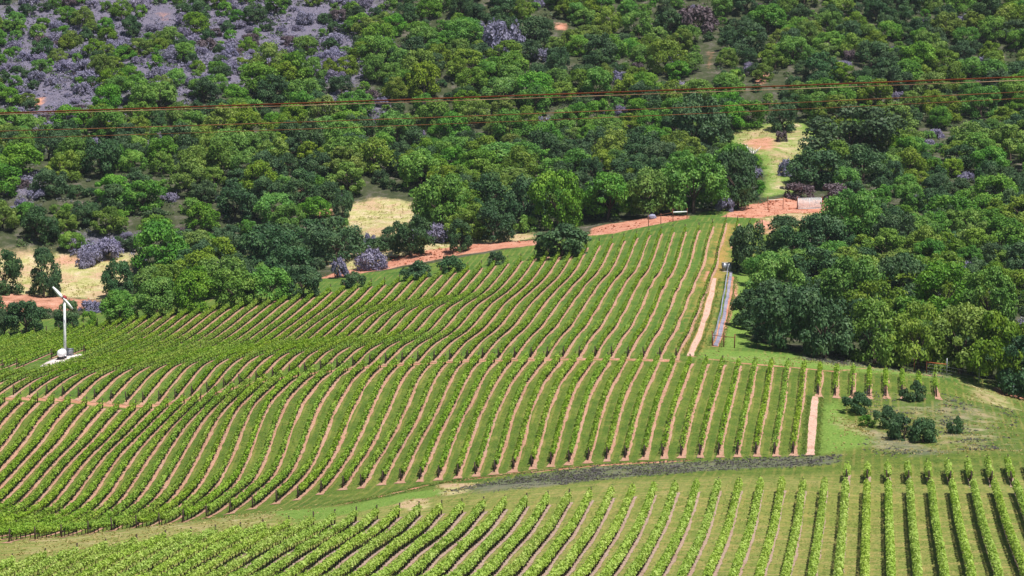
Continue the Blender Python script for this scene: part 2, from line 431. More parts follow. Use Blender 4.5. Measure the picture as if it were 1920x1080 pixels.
# ---------------------------------------------------------------- ground sheet
def world_poly(px):
    return np.array([ground_at(u, v)[:2] for u, v in px])
def poly_mask(X, Y, poly, soft):
    """1 inside the outline, 0 outside, over `soft` metres"""
    out = np.zeros(len(X))
    lo = poly.min(0) - 2 * soft; hi = poly.max(0) + 2 * soft
    sel = np.where((X > lo[0]) & (X < hi[0]) & (Y > lo[1]) & (Y < hi[1]))[0]
    if not len(sel): return out
    p = np.c_[X[sel], Y[sel]]
    inside = np.zeros(len(sel), bool); dist = np.full(len(sel), 1e9)
    for a, b in zip(poly, np.roll(poly, -1, 0)):
        d = b - a; t = np.clip(((p - a) @ d) / (d @ d + 1e-9), 0, 1)
        dist = np.minimum(dist, np.linalg.norm(p - (a + t[:, None] * d), axis=1))
        cr = ((a[1] > p[:, 1]) != (b[1] > p[:, 1]))
        xi = (b[0] - a[0]) * (p[:, 1] - a[1]) / (b[1] - a[1] + 1e-12) + a[0]
        inside ^= cr & (p[:, 0] < xi)
    s = np.where(inside, dist, -dist)
    out[sel] = np.clip(s / (2 * soft) + .5, 0, 1)
    return out
def path_mask(X, Y, line, half, soft):
    out = np.zeros(len(X)); line = np.asarray(line)
    lo = line.min(0) - half - 2 * soft; hi = line.max(0) + half + 2 * soft
    sel = np.where((X > lo[0]) & (X < hi[0]) & (Y > lo[1]) & (Y < hi[1]))[0]
    if not len(sel): return out
    p = np.c_[X[sel], Y[sel]]; dist = np.full(len(sel), 1e9)
    for a, b in zip(line[:-1], line[1:]):
        d = b - a; t = np.clip(((p - a) @ d) / (d @ d + 1e-9), 0, 1)
        dist = np.minimum(dist, np.linalg.norm(p - (a + t[:, None] * d), axis=1))
    out[sel] = np.clip((half - dist) / (2 * soft) + .5, 0, 1)
    return out

BARE = [  # bare reddish earth
    ([(1352, 407), (1400, 384), (1450, 373), (1500, 370), (1592, 376), (1590, 388), (1540, 396), (1470, 401), (1420, 409)], 1.5),
    ([(1103, 442), (1110, 426), (1180, 413), (1260, 406), (1292, 404), (1292, 410), (1230, 421), (1150, 438)], 1.2),
    ([(596, 522), (640, 506), (700, 498), (740, 482), (820, 466), (900, 456), (1000, 449), (1010, 459), (930, 470), (850, 480), (760, 496), (700, 507), (640, 521)], 1.5),
    ([(-20, 548), (60, 550), (190, 560), (190, 574), (100, 582), (-20, 586)], 2, .6),
    ([(60, 478), (130, 466), (250, 478), (245, 492), (180, 500), (100, 505)], 3, .5),
    ([(1860, 726), (1900, 732), (1930, 738), (1930, 748), (1880, 742)], 1.5),
    ([(1378, 262), (1420, 250), (1470, 258), (1470, 284), (1420, 290), (1385, 280)], 4, .6),
    ([(1530, 400), (1548, 392), (1540, 410), (1522, 424)], 1),
    ([(1418, 408), (1428, 408), (1428, 430), (1418, 430)], .5),
    ([(1428, 418), (1450, 412), (1452, 432), (1432, 440)], 2.5),
    ([(285, 25), (325, 22), (325, 42), (300, 44)], 3, .55), ([(70, 172), (95, 172), (95, 190), (72, 192)], 3, .55), ([(0, 86), (20, 90), (12, 98), (0, 98)], 2, .55),
    ([(1320, 90), (1345, 95), (1335, 140), (1322, 130)], 3, .6), ([(1040, 42), (1064, 44), (1060, 58), (1044, 56)], 3), ([(1415, 120), (1440, 140), (1430, 162), (1418, 160)], 3),
    ([(560, 350), (590, 352), (600, 372), (570, 372)], 2), ([(55, 190), (80, 185), (80, 200), (60, 204)], 2),
    ([(590, 390), (620, 388), (625, 410), (600, 420)], 2), ([(1660, 300), (1690, 298), (1680, 312)], 2), ([(1490, 900), (1496, 900), (1496, 902)], .3),
]
DRY = [  # straw coloured, thinly grown
    ([(640, 420), (650, 386), (700, 370), (775, 378), (782, 410), (745, 442), (690, 446)], 3),
    ([(600, 480), (700, 470), (830, 455), (1000, 435), (1010, 445), (900, 458), (740, 480), (640, 510)], 3),
    ([(-20, 470), (60, 470), (250, 470), (252, 505), (200, 562), (100, 556), (-20, 548)], 5),
    ([(1365, 246), (1440, 232), (1506, 222), (1545, 268), (1500, 296), (1480, 340), (1530, 352), (1430, 372), (1436, 330), (1426, 292), (1366, 272)], 3, .56),
    ([(1560, 750), (1760, 740), (1930, 780), (1930, 850), (1760, 856), (1580, 850)], 6, .40), ([(1310, 662), (1500, 672), (1760, 704), (1760, 712), (1500, 690), (1310, 676)], 3, .36), ([(0, 1010), (300, 985), (560, 950), (560, 985), (300, 1012), (0, 1048)], 4, .42),
    ([(742, 950), (760, 936), (800, 934), (806, 950), (780, 960)], 1.0),
    ([(820, 905), (900, 905), (880, 925), (830, 930)], 2),
    ([(1430, 409), (1530, 400), (1520, 420), (1440, 440)], 3),
    ([(1540, 772), (1572, 766), (1640, 800), (1720, 835), (1640, 830), (1560, 805)], 2, .5),
    ([(1780, 700), (1930, 745), (1930, 775), (1800, 745)], 4, .52),
]
ORANGE = [  # the thin vines' corner, where the sward is scorched
    ([(1268, 660), (1300, 600), (1316, 520), (1352, 420), (1380, 420), (1366, 500), (1345, 560), (1316, 660)], 4),
]
LUSH = [
    ([(1385, 512), (1418, 520), (1420, 560), (1400, 650), (1352, 660), (1366, 580)], 3),
    ([(1300, 655), (1500, 668), (1650, 690), (1760, 700), (1760, 712), (1500, 690), (1310, 672)], 3),
    ([(500, 960), (640, 950), (760, 925), (900, 905), (900, 915), (740, 945), (560, 985)], 2),
    ([(1540, 760), (1575, 750), (1590, 800), (1650, 830), (1560, 850), (1535, 850)], 4),
    ([(1365, 246), (1440, 232), (1506, 222), (1545, 268), (1500, 296), (1480, 340), (1530, 352), (1430, 372), (1436, 330), (1426, 292), (1366, 272)], 3),
]
PURPLE = [
    ([(836, 922), (950, 897), (1100, 877), (1300, 866), (1480, 856), (1575, 852), (1575, 868), (1400, 879), (1200, 892), (1040, 911), (900, 926)], 2),
    ([(1600, 795), (1700, 820), (1800, 848), (1720, 856), (1640, 838)], 3),
    ([(1620, 742), (1760, 738), (1900, 770), (1930, 850), (1800, 845), (1690, 800)], 8, .62),
    ([(1500, 662), (1650, 682), (1780, 690), (1800, 702), (1650, 695), (1500, 672)], 3),
]
SCRUB = [
    ([(-20, 20), (60, 0), (520, -30), (720, -30), (700, 60), (690, 150), (600, 160), (540, 130), (430, 165), (330, 190), (260, 175), (180, 225), (90, 245), (0, 200)], 8),
    ([(250, 255), (340, 250), (380, 275), (300, 290)], 4), ([(620, 170), (720, 190), (730, 215), (620, 220)], 5), ([(880, 60), (980, 55), (985, 110), (900, 110)], 5),
    ([(20, 330), (80, 320), (70, 370), (30, 370)], 4), ([(130, 440), (260, 440), (260, 470), (130, 480)], 4),
]
gxl = np.unique(np.concatenate([[-4000, -2500, -1500, -900, -600, -450, -360], np.arange(-340, -270, 5.0), np.arange(-270, 70, 1.5), np.arange(70, 140, 5.0), [150, 180, 220, 250, 330, 450, 700, 1200, 2500, 4000]]))
gyl = np.unique(np.concatenate([[-2500, -1200, -600, -300, -150, -60], np.arange(-40, 200, 12.0), np.arange(200, 545, 1.0), np.arange(545, 790, 2.5), np.arange(790, 940, 10.0), [940, 1000, 1200, 1600, 2400, 4000, 6000]]))
GXm, GYm = np.meshgrid(gxl, gyl)
gX, gY = GXm.ravel(), GYm.ravel()
gZ = height(gX, gY)
def fbm(x, y, s, seed=0):
    o = np.zeros_like(x); a = 1.0
    for i in range(4):
        r = np.random.default_rng(seed * 17 + i); ph = r.uniform(0, 6.28, 6); ang = r.uniform(0, 6.28, 3)
        for j in range(3):
            o += a * np.sin((x * math.cos(ang[j]) + y * math.sin(ang[j])) / s * (2 ** i) * 6.28 + ph[j] + 1.3 * np.sin(x / s * (2 ** i) * 2 + ph[3 + j]))
        a *= .5
    return o / 3.5
n_ = len(gxl)
ii = np.arange(len(gyl) - 1)[:, None] * n_ + np.arange(n_ - 1)[None]
quads = np.stack([ii, ii + 1, ii + n_ + 1, ii + n_], -1).reshape(-1, 4)
def attr(me, name, vals):
    a = me.attributes.new(name, 'FLOAT', 'POINT'); a.data.foreach_set('value', np.asarray(vals, np.float32))
POLYS = {}
def union(lst, X, Y):
    o = np.zeros(len(X))
    for px, soft, *amt in lst:
        o = np.maximum(o, poly_mask(X, Y, world_poly(px), soft) * (amt[0] if amt else 1))
    return o
near = gY < 760
bare = union(BARE, gX, gY); dry = union(DRY, gX, gY); orange = union(ORANGE, gX, gY); lush = union(LUSH, gX, gY); purple = union(PURPLE, gX, gY); scrub = union(SCRUB, gX, gY)
# forest floor begins behind the crest of the vineyard and at the wood's edge
EDGE = [(-400, 640), (-120, 625), (0, 605), (200, 585), (420, 560), (600, 520), (700, 510), (1010, 458), (1105, 440), (1300, 404), (1400, 380), (1545, 392), (1520, 440), (1440, 500), (1420, 560), (1400, 640), (1500, 662), (1650, 680), (1790, 692), (1850, 712), (1930, 750), (2100, 770)]
edge_w = np.array([ground_at(u, v)[:2] for u, v in EDGE])
wood_poly = np.vstack([edge_w, [[400, 500], [400, 1500], [-800, 1500], [-800, 420]]])
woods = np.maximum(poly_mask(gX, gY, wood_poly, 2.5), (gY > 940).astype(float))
# headland tracks and the like
track = np.zeros(len(gX))
def px_line(px): return np.array([ground_at(u, v)[:2] for u, v in px])
for px, half, soft in [([(640, 946), (720, 930), (800, 910), (880, 898), (960, 888), (1060, 878), (1200, 868), (1290, 863)], .55, .5),
                       ([(1326, 528), (1332, 510), (1342, 503)], .5, .3),
                       ([(1290, 668), (1400, 682), (1500, 690), (1560, 697), (1760, 703)], .35, .5),
                       ([(1375, 520), (1368, 570), (1358, 610), (1346, 650)], .8, .5)]:
    track = np.maximum(track, path_mask(gX, gY, px_line(px), half, soft))
ks = np.arange(12.25, 68, 1.0)
jl = np.array([(-k * SPACING, y_on_row(k, 379.0)) for k in ks])
track = np.maximum(track, .62 * path_mask(gX, gY, jl, 1.2, .6))

def build_ground_mat():
    m, nt, out = new_mat('ground')
    P = pos(nt)
    A = lambda n: N(nt, 'ShaderNodeAttribute', attribute_name=n).outputs['Fac']
    big = noise(nt, .035, 4, .6, P); mid = noise(nt, .35, 5, .65, P); fine = noise(nt, 3.2, 5, .7, P); tiny = noise(nt, 14, 3, .6, P)
    mp = N(nt, 'ShaderNodeMapping'); mp.inputs['Scale'].default_value = (.28, 1.0, 1.0); nt.links.new(P, mp.inputs['Vector'])
    band = noise(nt, .8, 5, .65, mp.outputs[0])            # mowing and wheel bands run across the slope
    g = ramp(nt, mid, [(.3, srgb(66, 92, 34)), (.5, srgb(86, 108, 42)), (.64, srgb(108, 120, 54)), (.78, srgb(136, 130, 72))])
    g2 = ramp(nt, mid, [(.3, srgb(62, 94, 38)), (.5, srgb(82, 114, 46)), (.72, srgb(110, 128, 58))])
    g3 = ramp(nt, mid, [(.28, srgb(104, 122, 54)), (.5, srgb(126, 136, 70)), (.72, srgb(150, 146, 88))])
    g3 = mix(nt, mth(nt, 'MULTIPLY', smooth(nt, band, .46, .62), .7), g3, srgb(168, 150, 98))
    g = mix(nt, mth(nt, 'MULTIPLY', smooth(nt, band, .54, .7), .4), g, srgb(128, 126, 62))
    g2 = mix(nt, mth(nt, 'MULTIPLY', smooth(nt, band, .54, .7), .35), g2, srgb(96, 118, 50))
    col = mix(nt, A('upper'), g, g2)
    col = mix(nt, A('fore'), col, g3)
    col = mix(nt, mth(nt, 'MULTIPLY', smooth(nt, big, .45, .68), .3), col, srgb(118, 126, 54))
    col = mix(nt, mth(nt, 'MULTIPLY', smooth(nt, fine, .45, .62), .6), col, srgb(52, 76, 32))
    col = mix(nt, mth(nt, 'MULTIPLY', smooth(nt, tiny, .52, .72), .34), col, srgb(152, 154, 88))
    # wheel tracks either side of the middle of every alley
    sx = N(nt, 'ShaderNodeSeparateXYZ'); nt.links.new(P, sx.inputs[0])
    ph = mth(nt, 'FRACT', mth(nt, 'SUBTRACT', mth(nt, 'MULTIPLY', sx.outputs[0], -1.0 / SPACING), K0))
    d1 = mth(nt, 'ABSOLUTE', mth(nt, 'SUBTRACT', mth(nt, 'ABSOLUTE', mth(nt, 'SUBTRACT', ph, .5)), .23))
    rut = mth(nt, 'MULTIPLY', mth(nt, 'SUBTRACT', 1.0, smooth(nt, d1, .03, .11)), smooth(nt, noise(nt, .22, 4, .65, P), .38, .62))
    col = mix(nt, mth(nt, 'MULTIPLY', rut, mth(nt, 'MULTIPLY', smooth(nt, fine, .3, .6), .5)), col, srgb(160, 142, 86))
    def cover(col, mask, colour, rag=.9, lo=.32, hi=.68, amt=1.0):
        mm = smooth(nt, mth(nt, 'ADD', mask, mth(nt, 'MULTIPLY', mth(nt, 'SUBTRACT', mth(nt, 'ADD', mth(nt, 'MULTIPLY', mid, .55), mth(nt, 'MULTIPLY', fine, .45)), .5), rag)), lo, hi)
        if amt < 1: mm = mth(nt, 'MULTIPLY', mm, amt)
        return mix(nt, mm, col, colour)
    soil = ramp(nt, mid, [(.3, srgb(170, 108, 88)), (.5, srgb(190, 134, 112)), (.7, srgb(200, 156, 136))])
    soil = mix(nt, mth(nt, 'MULTIPLY', smooth(nt, fine, .48, .66), .65), soil, srgb(140, 92, 72))
    soil = mix(nt, mth(nt, 'MULTIPLY', smooth(nt, tiny, .55, .72), .5), soil, srgb(216, 178, 156))
    straw = ramp(nt, mid, [(.3, srgb(146, 148, 86)), (.48, srgb(182, 174, 124)), (.66, srgb(204, 182, 156))])
    straw = mix(nt, mth(nt, 'MULTIPLY', smooth(nt, noise(nt, .16, 4, .65, P), .44, .6), .75), straw, srgb(186, 150, 128))
    straw = mix(nt, mth(nt, 'MULTIPLY', smooth(nt, fine, .46, .64), .7), straw, srgb(122, 130, 68))
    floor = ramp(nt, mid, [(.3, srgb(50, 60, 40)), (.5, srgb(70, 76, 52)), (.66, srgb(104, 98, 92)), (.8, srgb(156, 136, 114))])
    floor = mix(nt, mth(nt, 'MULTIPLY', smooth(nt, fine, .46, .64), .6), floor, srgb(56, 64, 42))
    purp = ramp(nt, band, [(.3, srgb(92, 100, 66)), (.45, srgb(106, 104, 96)), (.55, srgb(116, 108, 114)), (.7, srgb(112, 124, 68))])
    scr = ramp(nt, fine, [(.3, srgb(74, 74, 80)), (.5, srgb(104, 100, 118)), (.62, srgb(126, 119, 136)), (.78, srgb(160, 140, 130))])
    lushc = ramp(nt, fine, [(.3, srgb(80, 112, 44)), (.5, srgb(104, 134, 58)), (.7, srgb(146, 158, 86))])
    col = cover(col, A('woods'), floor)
    col = cover(col, A('scrub'), scr, 2.2, .2, .8)
    col = cover(col, A('lush'), lushc, 1.0)
    col = cover(col, A('purple'), purp, 2.4, .3, .9, .6)
    col = cover(col, A('dry'), straw, 1.3, .3, .75)
    col = cover(col, A('orange'), ramp(nt, fine, [(.3, srgb(132, 122, 58)), (.5, srgb(176, 134, 82)), (.7, srgb(196, 146, 102))]), 1.8, .3, .85, .7)
    col = cover(col, A('bare'), soil, .9)
    col = cover(col, A('track'), soil, .9)
    h = mth(nt, 'ADD', mth(nt, 'MULTIPLY', mid, .6), mth(nt, 'ADD', mth(nt, 'MULTIPLY', fine, .35), mth(nt, 'MULTIPLY', tiny, .12)))
    finish(nt, out, col, .95, bump(nt, h, .8, .5), 0, .1)
    return m
M['ground'] = build_ground_mat()
# bumps of the rough ground (not among the vines)
rough = np.clip(woods + .35 * purple, 0, 1)
gZ = gZ + rough * .5 * fbm(gX, gY, 26.0, 3) * (gY < 940)
me = mesh('ground', np.c_[gX, gY, gZ], quads, M['ground'], True)
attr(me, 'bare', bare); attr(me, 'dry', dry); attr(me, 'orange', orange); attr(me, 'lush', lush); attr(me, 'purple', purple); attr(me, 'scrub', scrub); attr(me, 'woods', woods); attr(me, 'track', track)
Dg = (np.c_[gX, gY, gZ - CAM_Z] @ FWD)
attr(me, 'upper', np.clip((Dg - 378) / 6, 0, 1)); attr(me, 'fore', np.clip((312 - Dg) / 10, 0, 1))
ground = tag(link('ground', me), kind='structure', label='rolling ground of green sward, bare earth and scrub')

# ---------------------------------------------------------------- vine rows with their strips of bare soil
def strip_mesh(x, y0, y1, w, seed, flare=0.0):
    r = np.random.default_rng(seed)
    ys = np.arange(y0, y1 + .01, .7); n = len(ys)
    if n < 3: ys = np.linspace(y0, y1, 3); n = 3
    slow = np.interp(ys, np.arange(y0 - 5, y1 + 9, 4.0), r.standard_normal(len(np.arange(y0 - 5, y1 + 9, 4.0))))
    wl = w / 2 * (1 + .15 * r.standard_normal(n) + .12 * slow); wr = w / 2 * (1 + .15 * r.standard_normal(n) - .2 * slow)
    if flare:
        e = np.exp(-(ys - y0) / 1.1) * flare; wl += e * r.uniform(.2, 1); wr += e * r.uniform(.4, 1.2)
    cols = np.stack([x - np.clip(wl, .12, 2), x + np.zeros(n), x + np.clip(wr, .12, 2)], 1)
    V = np.stack([cols, np.repeat(ys[:, None], 3, 1), np.zeros((n, 3))], 2).reshape(-1, 3)
    V[:, 1] += r.uniform(-.15, .15, len(V))
    V[:, 2] = height(V[:, 0], V[:, 1]) + .05
    i = (np.arange(n - 1) * 3)[:, None] + np.array([0, 1])[None]
    i = i.ravel()
    return V, np.stack([i, i + 1, i + 4, i + 3], 1)

def leaves(cent, size, nrm_bias, r):
    """one folded leaf-shaped quad at every centre; returns vertices and faces"""
    n = len(cent)
    a = r.standard_normal((n, 3)); a /= np.linalg.norm(a, axis=1)[:, None]
    nb = a + nrm_bias; nb /= np.linalg.norm(nb, axis=1)[:, None] + 1e-9
    t = np.cross(nb, r.standard_normal((n, 3))); t /= np.linalg.norm(t, axis=1)[:, None] + 1e-9
    b = np.cross(nb, t)
    s = (size * r.uniform(.65, 1.25, n))[:, None]
    V = np.stack([cent - t * s * .55, cent + b * s * .42 + nb * s * .08, cent + t * s * .6, cent - b * s * .42 + nb * s * .08], 1).reshape(-1, 3)
    f = np.arange(n * 4).reshape(-1, 4)
    return V, f

POST = {}
def post_mesh(h, w):
    key = (h, w)
    if key not in POST:
        mb = MB(); mb.tube([(0, 0, -.3), (0, 0, h * .5), (0, 0, h)], [w / 2, w / 2 * .97, w / 2 * .9], 7)
        fs = [np.vstack(mb.q), np.vstack(mb.t)]
        POST[key] = mesh('end_post', np.vstack(mb.v), fs, M['post_wood'])
    return POST[key]

def vine_row(k, y0, y1, block, label, seed):
    r = np.random.default_rng(seed)
    x = -k * SPACING
    L = y1 - y0
    dens, lsize, mat, hw, top, bot = {'fore': (112, .23, 'vine_fore', .38, 1.74, .74), 'mid': (72, .25, 'vine_mid', .34, 1.48, .66), 'up': (54, .24, 'vine_up', .26, 1.20, .54)}[block]
    thin = 1.0
    if block == 'fore':                     # lower, narrower vines towards the far side of the nearest block
        g_ = float(np.clip((k - 10) / 14, 0, 1)); top -= .34 * g_; hw -= .08 * g_; bot -= .06 * g_
    if block == 'up' and k < 20: thin = .34 + .66 * (k - 9) / 11      # the young corner
    if block == 'mid' and k < 12: thin = .7
    ymid = .5 * (y0 + y1)
    root = empty('vine_row', (x, y0, float(height(x, y0)[0])))
    tag(root, label, 'vine row', {'fore': 'vine rows of the nearest block', 'mid': 'vine rows of the middle block', 'up': 'vine rows of the upper block'}[block])
    n = int(L * dens * thin)
    yy = r.uniform(y0 + .75, y1 - .3, n)
    # single vines swell and thin along the row
    vine = .5 + .5 * np.cos((yy - y0) / 1.7 * 2 * math.pi + r.uniform(0, 6))
    vig = 1 + .16 * np.interp(yy, np.arange(y0 - 2, y1 + 4, 1.7), r.standard_normal(len(np.arange(y0 - 2, y1 + 4, 1.7))))
    gap = np.interp(yy, np.arange(y0 - 2, y1 + 4, 1.7), (r.uniform(0, 1, len(np.arange(y0 - 2, y1 + 4, 1.7))) > .03).astype(float) * .9 + .1)
    keep = r.uniform(0, 1, n) < (.80 + .20 * vine) * np.clip(vig, .5, 1.2) * gap
    yy, vine, vig = yy[keep], vine[keep], vig[keep]; n = len(yy)
    a = r.uniform(0, 1, n)
    hh = bot + (top - bot) * np.sqrt(a) * np.clip(vig, .75, 1.2)
    wfac = np.interp((hh - bot) / (top - bot), [0, .35, .75, 1.0, 1.3], [.75, 1.05, .9, .5, .25])
    if thin < .7: wfac *= .7
    side = np.sign(r.uniform(-1, 1, n)) * (1 - r.uniform(0, 1, n) ** 2.2 * .9)
    xo = side * hw * wfac * (.85 + .3 * vine)
    sh = r.uniform(0, 1, n) < .10                      # upright shoots
    hh = np.where(sh, top + r.uniform(0, .26, n), hh); xo = np.where(sh, r.normal(0, .12, n), xo)
    X = x + xo; Z = height(X * 0 + x, yy) + hh
    bias = np.stack([np.sign(xo) * .8, np.zeros(n), .55 + .5 * (hh - bot)], 1)
    V, f = leaves(np.c_[X, yy, Z], lsize, bias, r)
    if thin > .75:            # solid core added inside the hedge to block sun and deepen its shadows
        cy_ = np.arange(y0 + .9, y1 - .4, 1.1); m_ = len(cy_)
        if m_ > 2:
            sec = np.array([(-.16, bot + .10), (-.20, bot + .36), (-.07, top - .22), (.07, top - .22), (.20, bot + .36), (.16, bot + .10)])
            jit = r.uniform(.6, 1.15, (m_, 6))
            cv_ = np.stack([x + sec[None, :, 0] * jit, np.repeat(cy_[:, None], 6, 1), np.repeat(height(np.full(m_, x), cy_)[:, None], 6, 1) + bot + (sec[None, :, 1] - bot) * np.clip(jit, .8, 1.05)], 2).reshape(-1, 3)
            a_ = (np.arange(m_ - 1) * 6)[:, None]; j_ = np.arange(6)[None]
            cf = np.stack([a_ + j_, a_ + (j_ + 1) % 6, a_ + 6 + (j_ + 1) % 6, a_ + 6 + j_], -1).reshape(-1, 4)
            f = np.vstack([f, cf + len(V)]); V = np.vstack([V, cv_])
    V -= np.array(root.location)
    o = link('canopy', mesh('canopy', V, f, M[mat]), root); o['kind'] = 'stuff'
    # trunks and the fruiting wire's cane, thickened and closer set to add shade below
    tb = MB()
    ty = np.arange(y0 + .9, y1 - .3, 1.7 if block != 'fore' else 1.25)
    if len(ty):
        tz = height(np.full(len(ty), x), ty); th_ = bot + .12
        w = .075
        base = np.array([(-w, -w, -.1), (w, -w, -.1), (0, w, -.1), (-w * .8, -w, th_), (w * .8, -w, th_), (0, w, th_)])
        dx = r.normal(0, .06, len(ty))
        Vt = np.repeat(base[None], len(ty), 0).copy()
        Vt[:, :, 0] += x; Vt[:, :, 1] += ty[:, None]; Vt[:, :, 2] += tz[:, None]
        Vt[:, 3:, 0] += dx[:, None]
        off = (np.arange(len(ty)) * 6)[:, None]
        q = np.concatenate([off + np.array([[0, 1, 4, 3]]), off + np.array([[1, 2, 5, 4]]), off + np.array([[2, 0, 3, 5]])])
        tb.add(Vt.reshape(-1, 3), q)
    cy = np.arange(y0 + .2, y1, 2.0); cy = np.append(cy, y1 - .1)
    if len(cy) > 1:
        tb.tube(np.c_[np.full(len(cy), x), cy, height(np.full(len(cy), x), cy) + bot + .08], .085, 4, False)
    o = tb.build('trunks', M['vine_bark'], root, loc=None)
    o.data.transform(Matrix.Translation(-Vector(root.location))); o['kind'] = 'stuff'
    ph = {'fore': 1.85, 'mid': 1.7, 'up': 1.7}[block]
    for ye in (y0, y1):
        p = link('end_post', post_mesh(ph, .2), root)
        p.location = (0, ye - y0, float(height(x, ye)[0]) - root.location.z)
        p.rotation_euler = (r.normal(0, .05), r.normal(0, .05) , r.uniform(0, 3))
    # bare strip the row stands in
    sw = {'fore': .56, 'mid': .70, 'up': .64}[block]
    V, f = strip_mesh(x + .12, y0 - 1.4, y1 + .9, sw, seed + 9, .5 if block == 'mid' else .2)
    s = link('soil_strip', mesh('soil_strip', V, f, M['soil_grey' if block == 'fore' else 'soil']))
    tag(s, None, None, None, 'structure')
    return root

lanes = 0
for n in range(-4, 58):
    k = n + K0; y0, y1 = mid_low(k), mid_high(k)
    if k > 42.3 and proj((-k * SPACING, y1, float(height(-k * SPACING, y1)[0])))[0][0] < -25: continue
    if k < 4: lab = 'short vine stub of the middle block, %s from the pale dirt lane, dark trunk showing' % ordinal(4 - n)
    else: lab = 'vine row in the middle block, %s counting leftward from the pale dirt lane' % ordinal(n - 3)
    vine_row(k, y0, y1, 'mid', lab, 1000 + n)
for n in range(9, 70):
    k = n + K0; y0, y1 = upper_low(k), upper_high(k)
    if proj((-k * SPACING, y1, float(height(-k * SPACING, y1)[0])))[0][0] < -15: continue
    lab = 'vine row in the upper block, %s counting leftward from the wire-fenced dirt track' % ordinal(n - 8)
    if n >= 55:                # interrupted by the wind machine's gravel pad
        ya = y_on_row(k, 408 if n > 58 else 400); yb = y_on_row(k, float(np.interp(n, [55, 57, 58, 70], [430, 428, 418, 418])))
        if n >= 55: 
            ulab = 'far piece of upper block vine row, %s leftward from the fenced dirt track' % ordinal(n - 8)
            vine_row(k, yb, y1, 'up', ulab, 2100 + n)
            y1 = ya; lab = 'near piece of upper block vine row, %s leftward from the fenced dirt track' % ordinal(n - 8)
    vine_row(k, y0, y1, 'up', lab, 2000 + n)
cnt = 0
for n in range(-11, 43):
    k = n + K0; y1 = y_on_row(k, 289.0 + .15 * max(0, -k)) if k < 1.5 else fore_high(k)
    u, v, d = proj((-k * SPACING, y1, float(height(-k * SPACING, y1)[0])))
    # where the row leaves the bottom or the sides of the view
    ys = np.arange(190.0, y1, 1.0); pu, pv, pd = proj(np.c_[np.full(len(ys), -k * SPACING), ys, height(np.full(len(ys), -k * SPACING), ys) + 1.5])
    ok = (pv < 1150) & (pu > -60) & (pu < 1980)
    if not ok.any(): continue
    cnt += 1
    lab = 'vine row in the nearest block, %s counting leftward from the right edge of the photo' % ordinal(cnt)
    vine_row(k, float(ys[ok][0]), y1, 'fore', lab, 3000 + n)
for i, n in enumerate(range(-11, 2)):
    k = n + K0; y0, y1 = y_on_row(k, 297.0), y_on_row(k, 307.5 - .1 * k)
    if proj((-k * SPACING, y1, float(height(-k * SPACING, y1)[0])))[0][0] > 1935: continue
    vine_row(k, y0, y1, 'fore', 'short vine piece beyond the cross path, nearest block, %s from the left' % ordinal(2 - n), 3500 + n)

# the two pale lanes of beaten earth
def lane(px, w, seed, label):
    line = px_line(px); r = np.random.default_rng(seed)
    t = np.linspace(0, len(line) - 1, 46); cx_ = np.interp(t, np.arange(len(line)), line[:, 0]); cy_ = np.interp(t, np.arange(len(line)), line[:, 1])
    ww = w / 2 * (1 + .06 * r.standard_normal((46, 2)) + .10 * np.sin(t * 3.1 + seed)[:, None]); ww[:2] *= 1.3; ww[-2:] *= .8
    V = np.stack([np.c_[cx_ - ww[:, 0], cx_ - .4 * ww[:, 0], cx_ + .4 * ww[:, 1], cx_ + ww[:, 1]], np.repeat(cy_[:, None], 4, 1)], 2).reshape(-1, 2)
    V = np.c_[V, height(V[:, 0], V[:, 1]) + .058]
    i = ((np.arange(45) * 4)[:, None] + np.arange(3)[None]).ravel()
    o = link('dirt_lane', mesh('dirt_lane', V, np.stack([i, i + 1, i + 5, i + 4], 1), M['soil_pale'])); tag(o, label, None, None, 'structure')
lane([(1519, 854), (1522, 820), (1525, 780), (1529, 744)], 1.08, 3, 'pale dirt lane at the end of the middle block')
lane([(1294, 668), (1306, 640), (1318, 606), (1330, 565), (1340, 522)], .95, 5, 'pale dirt track beside the upper block')

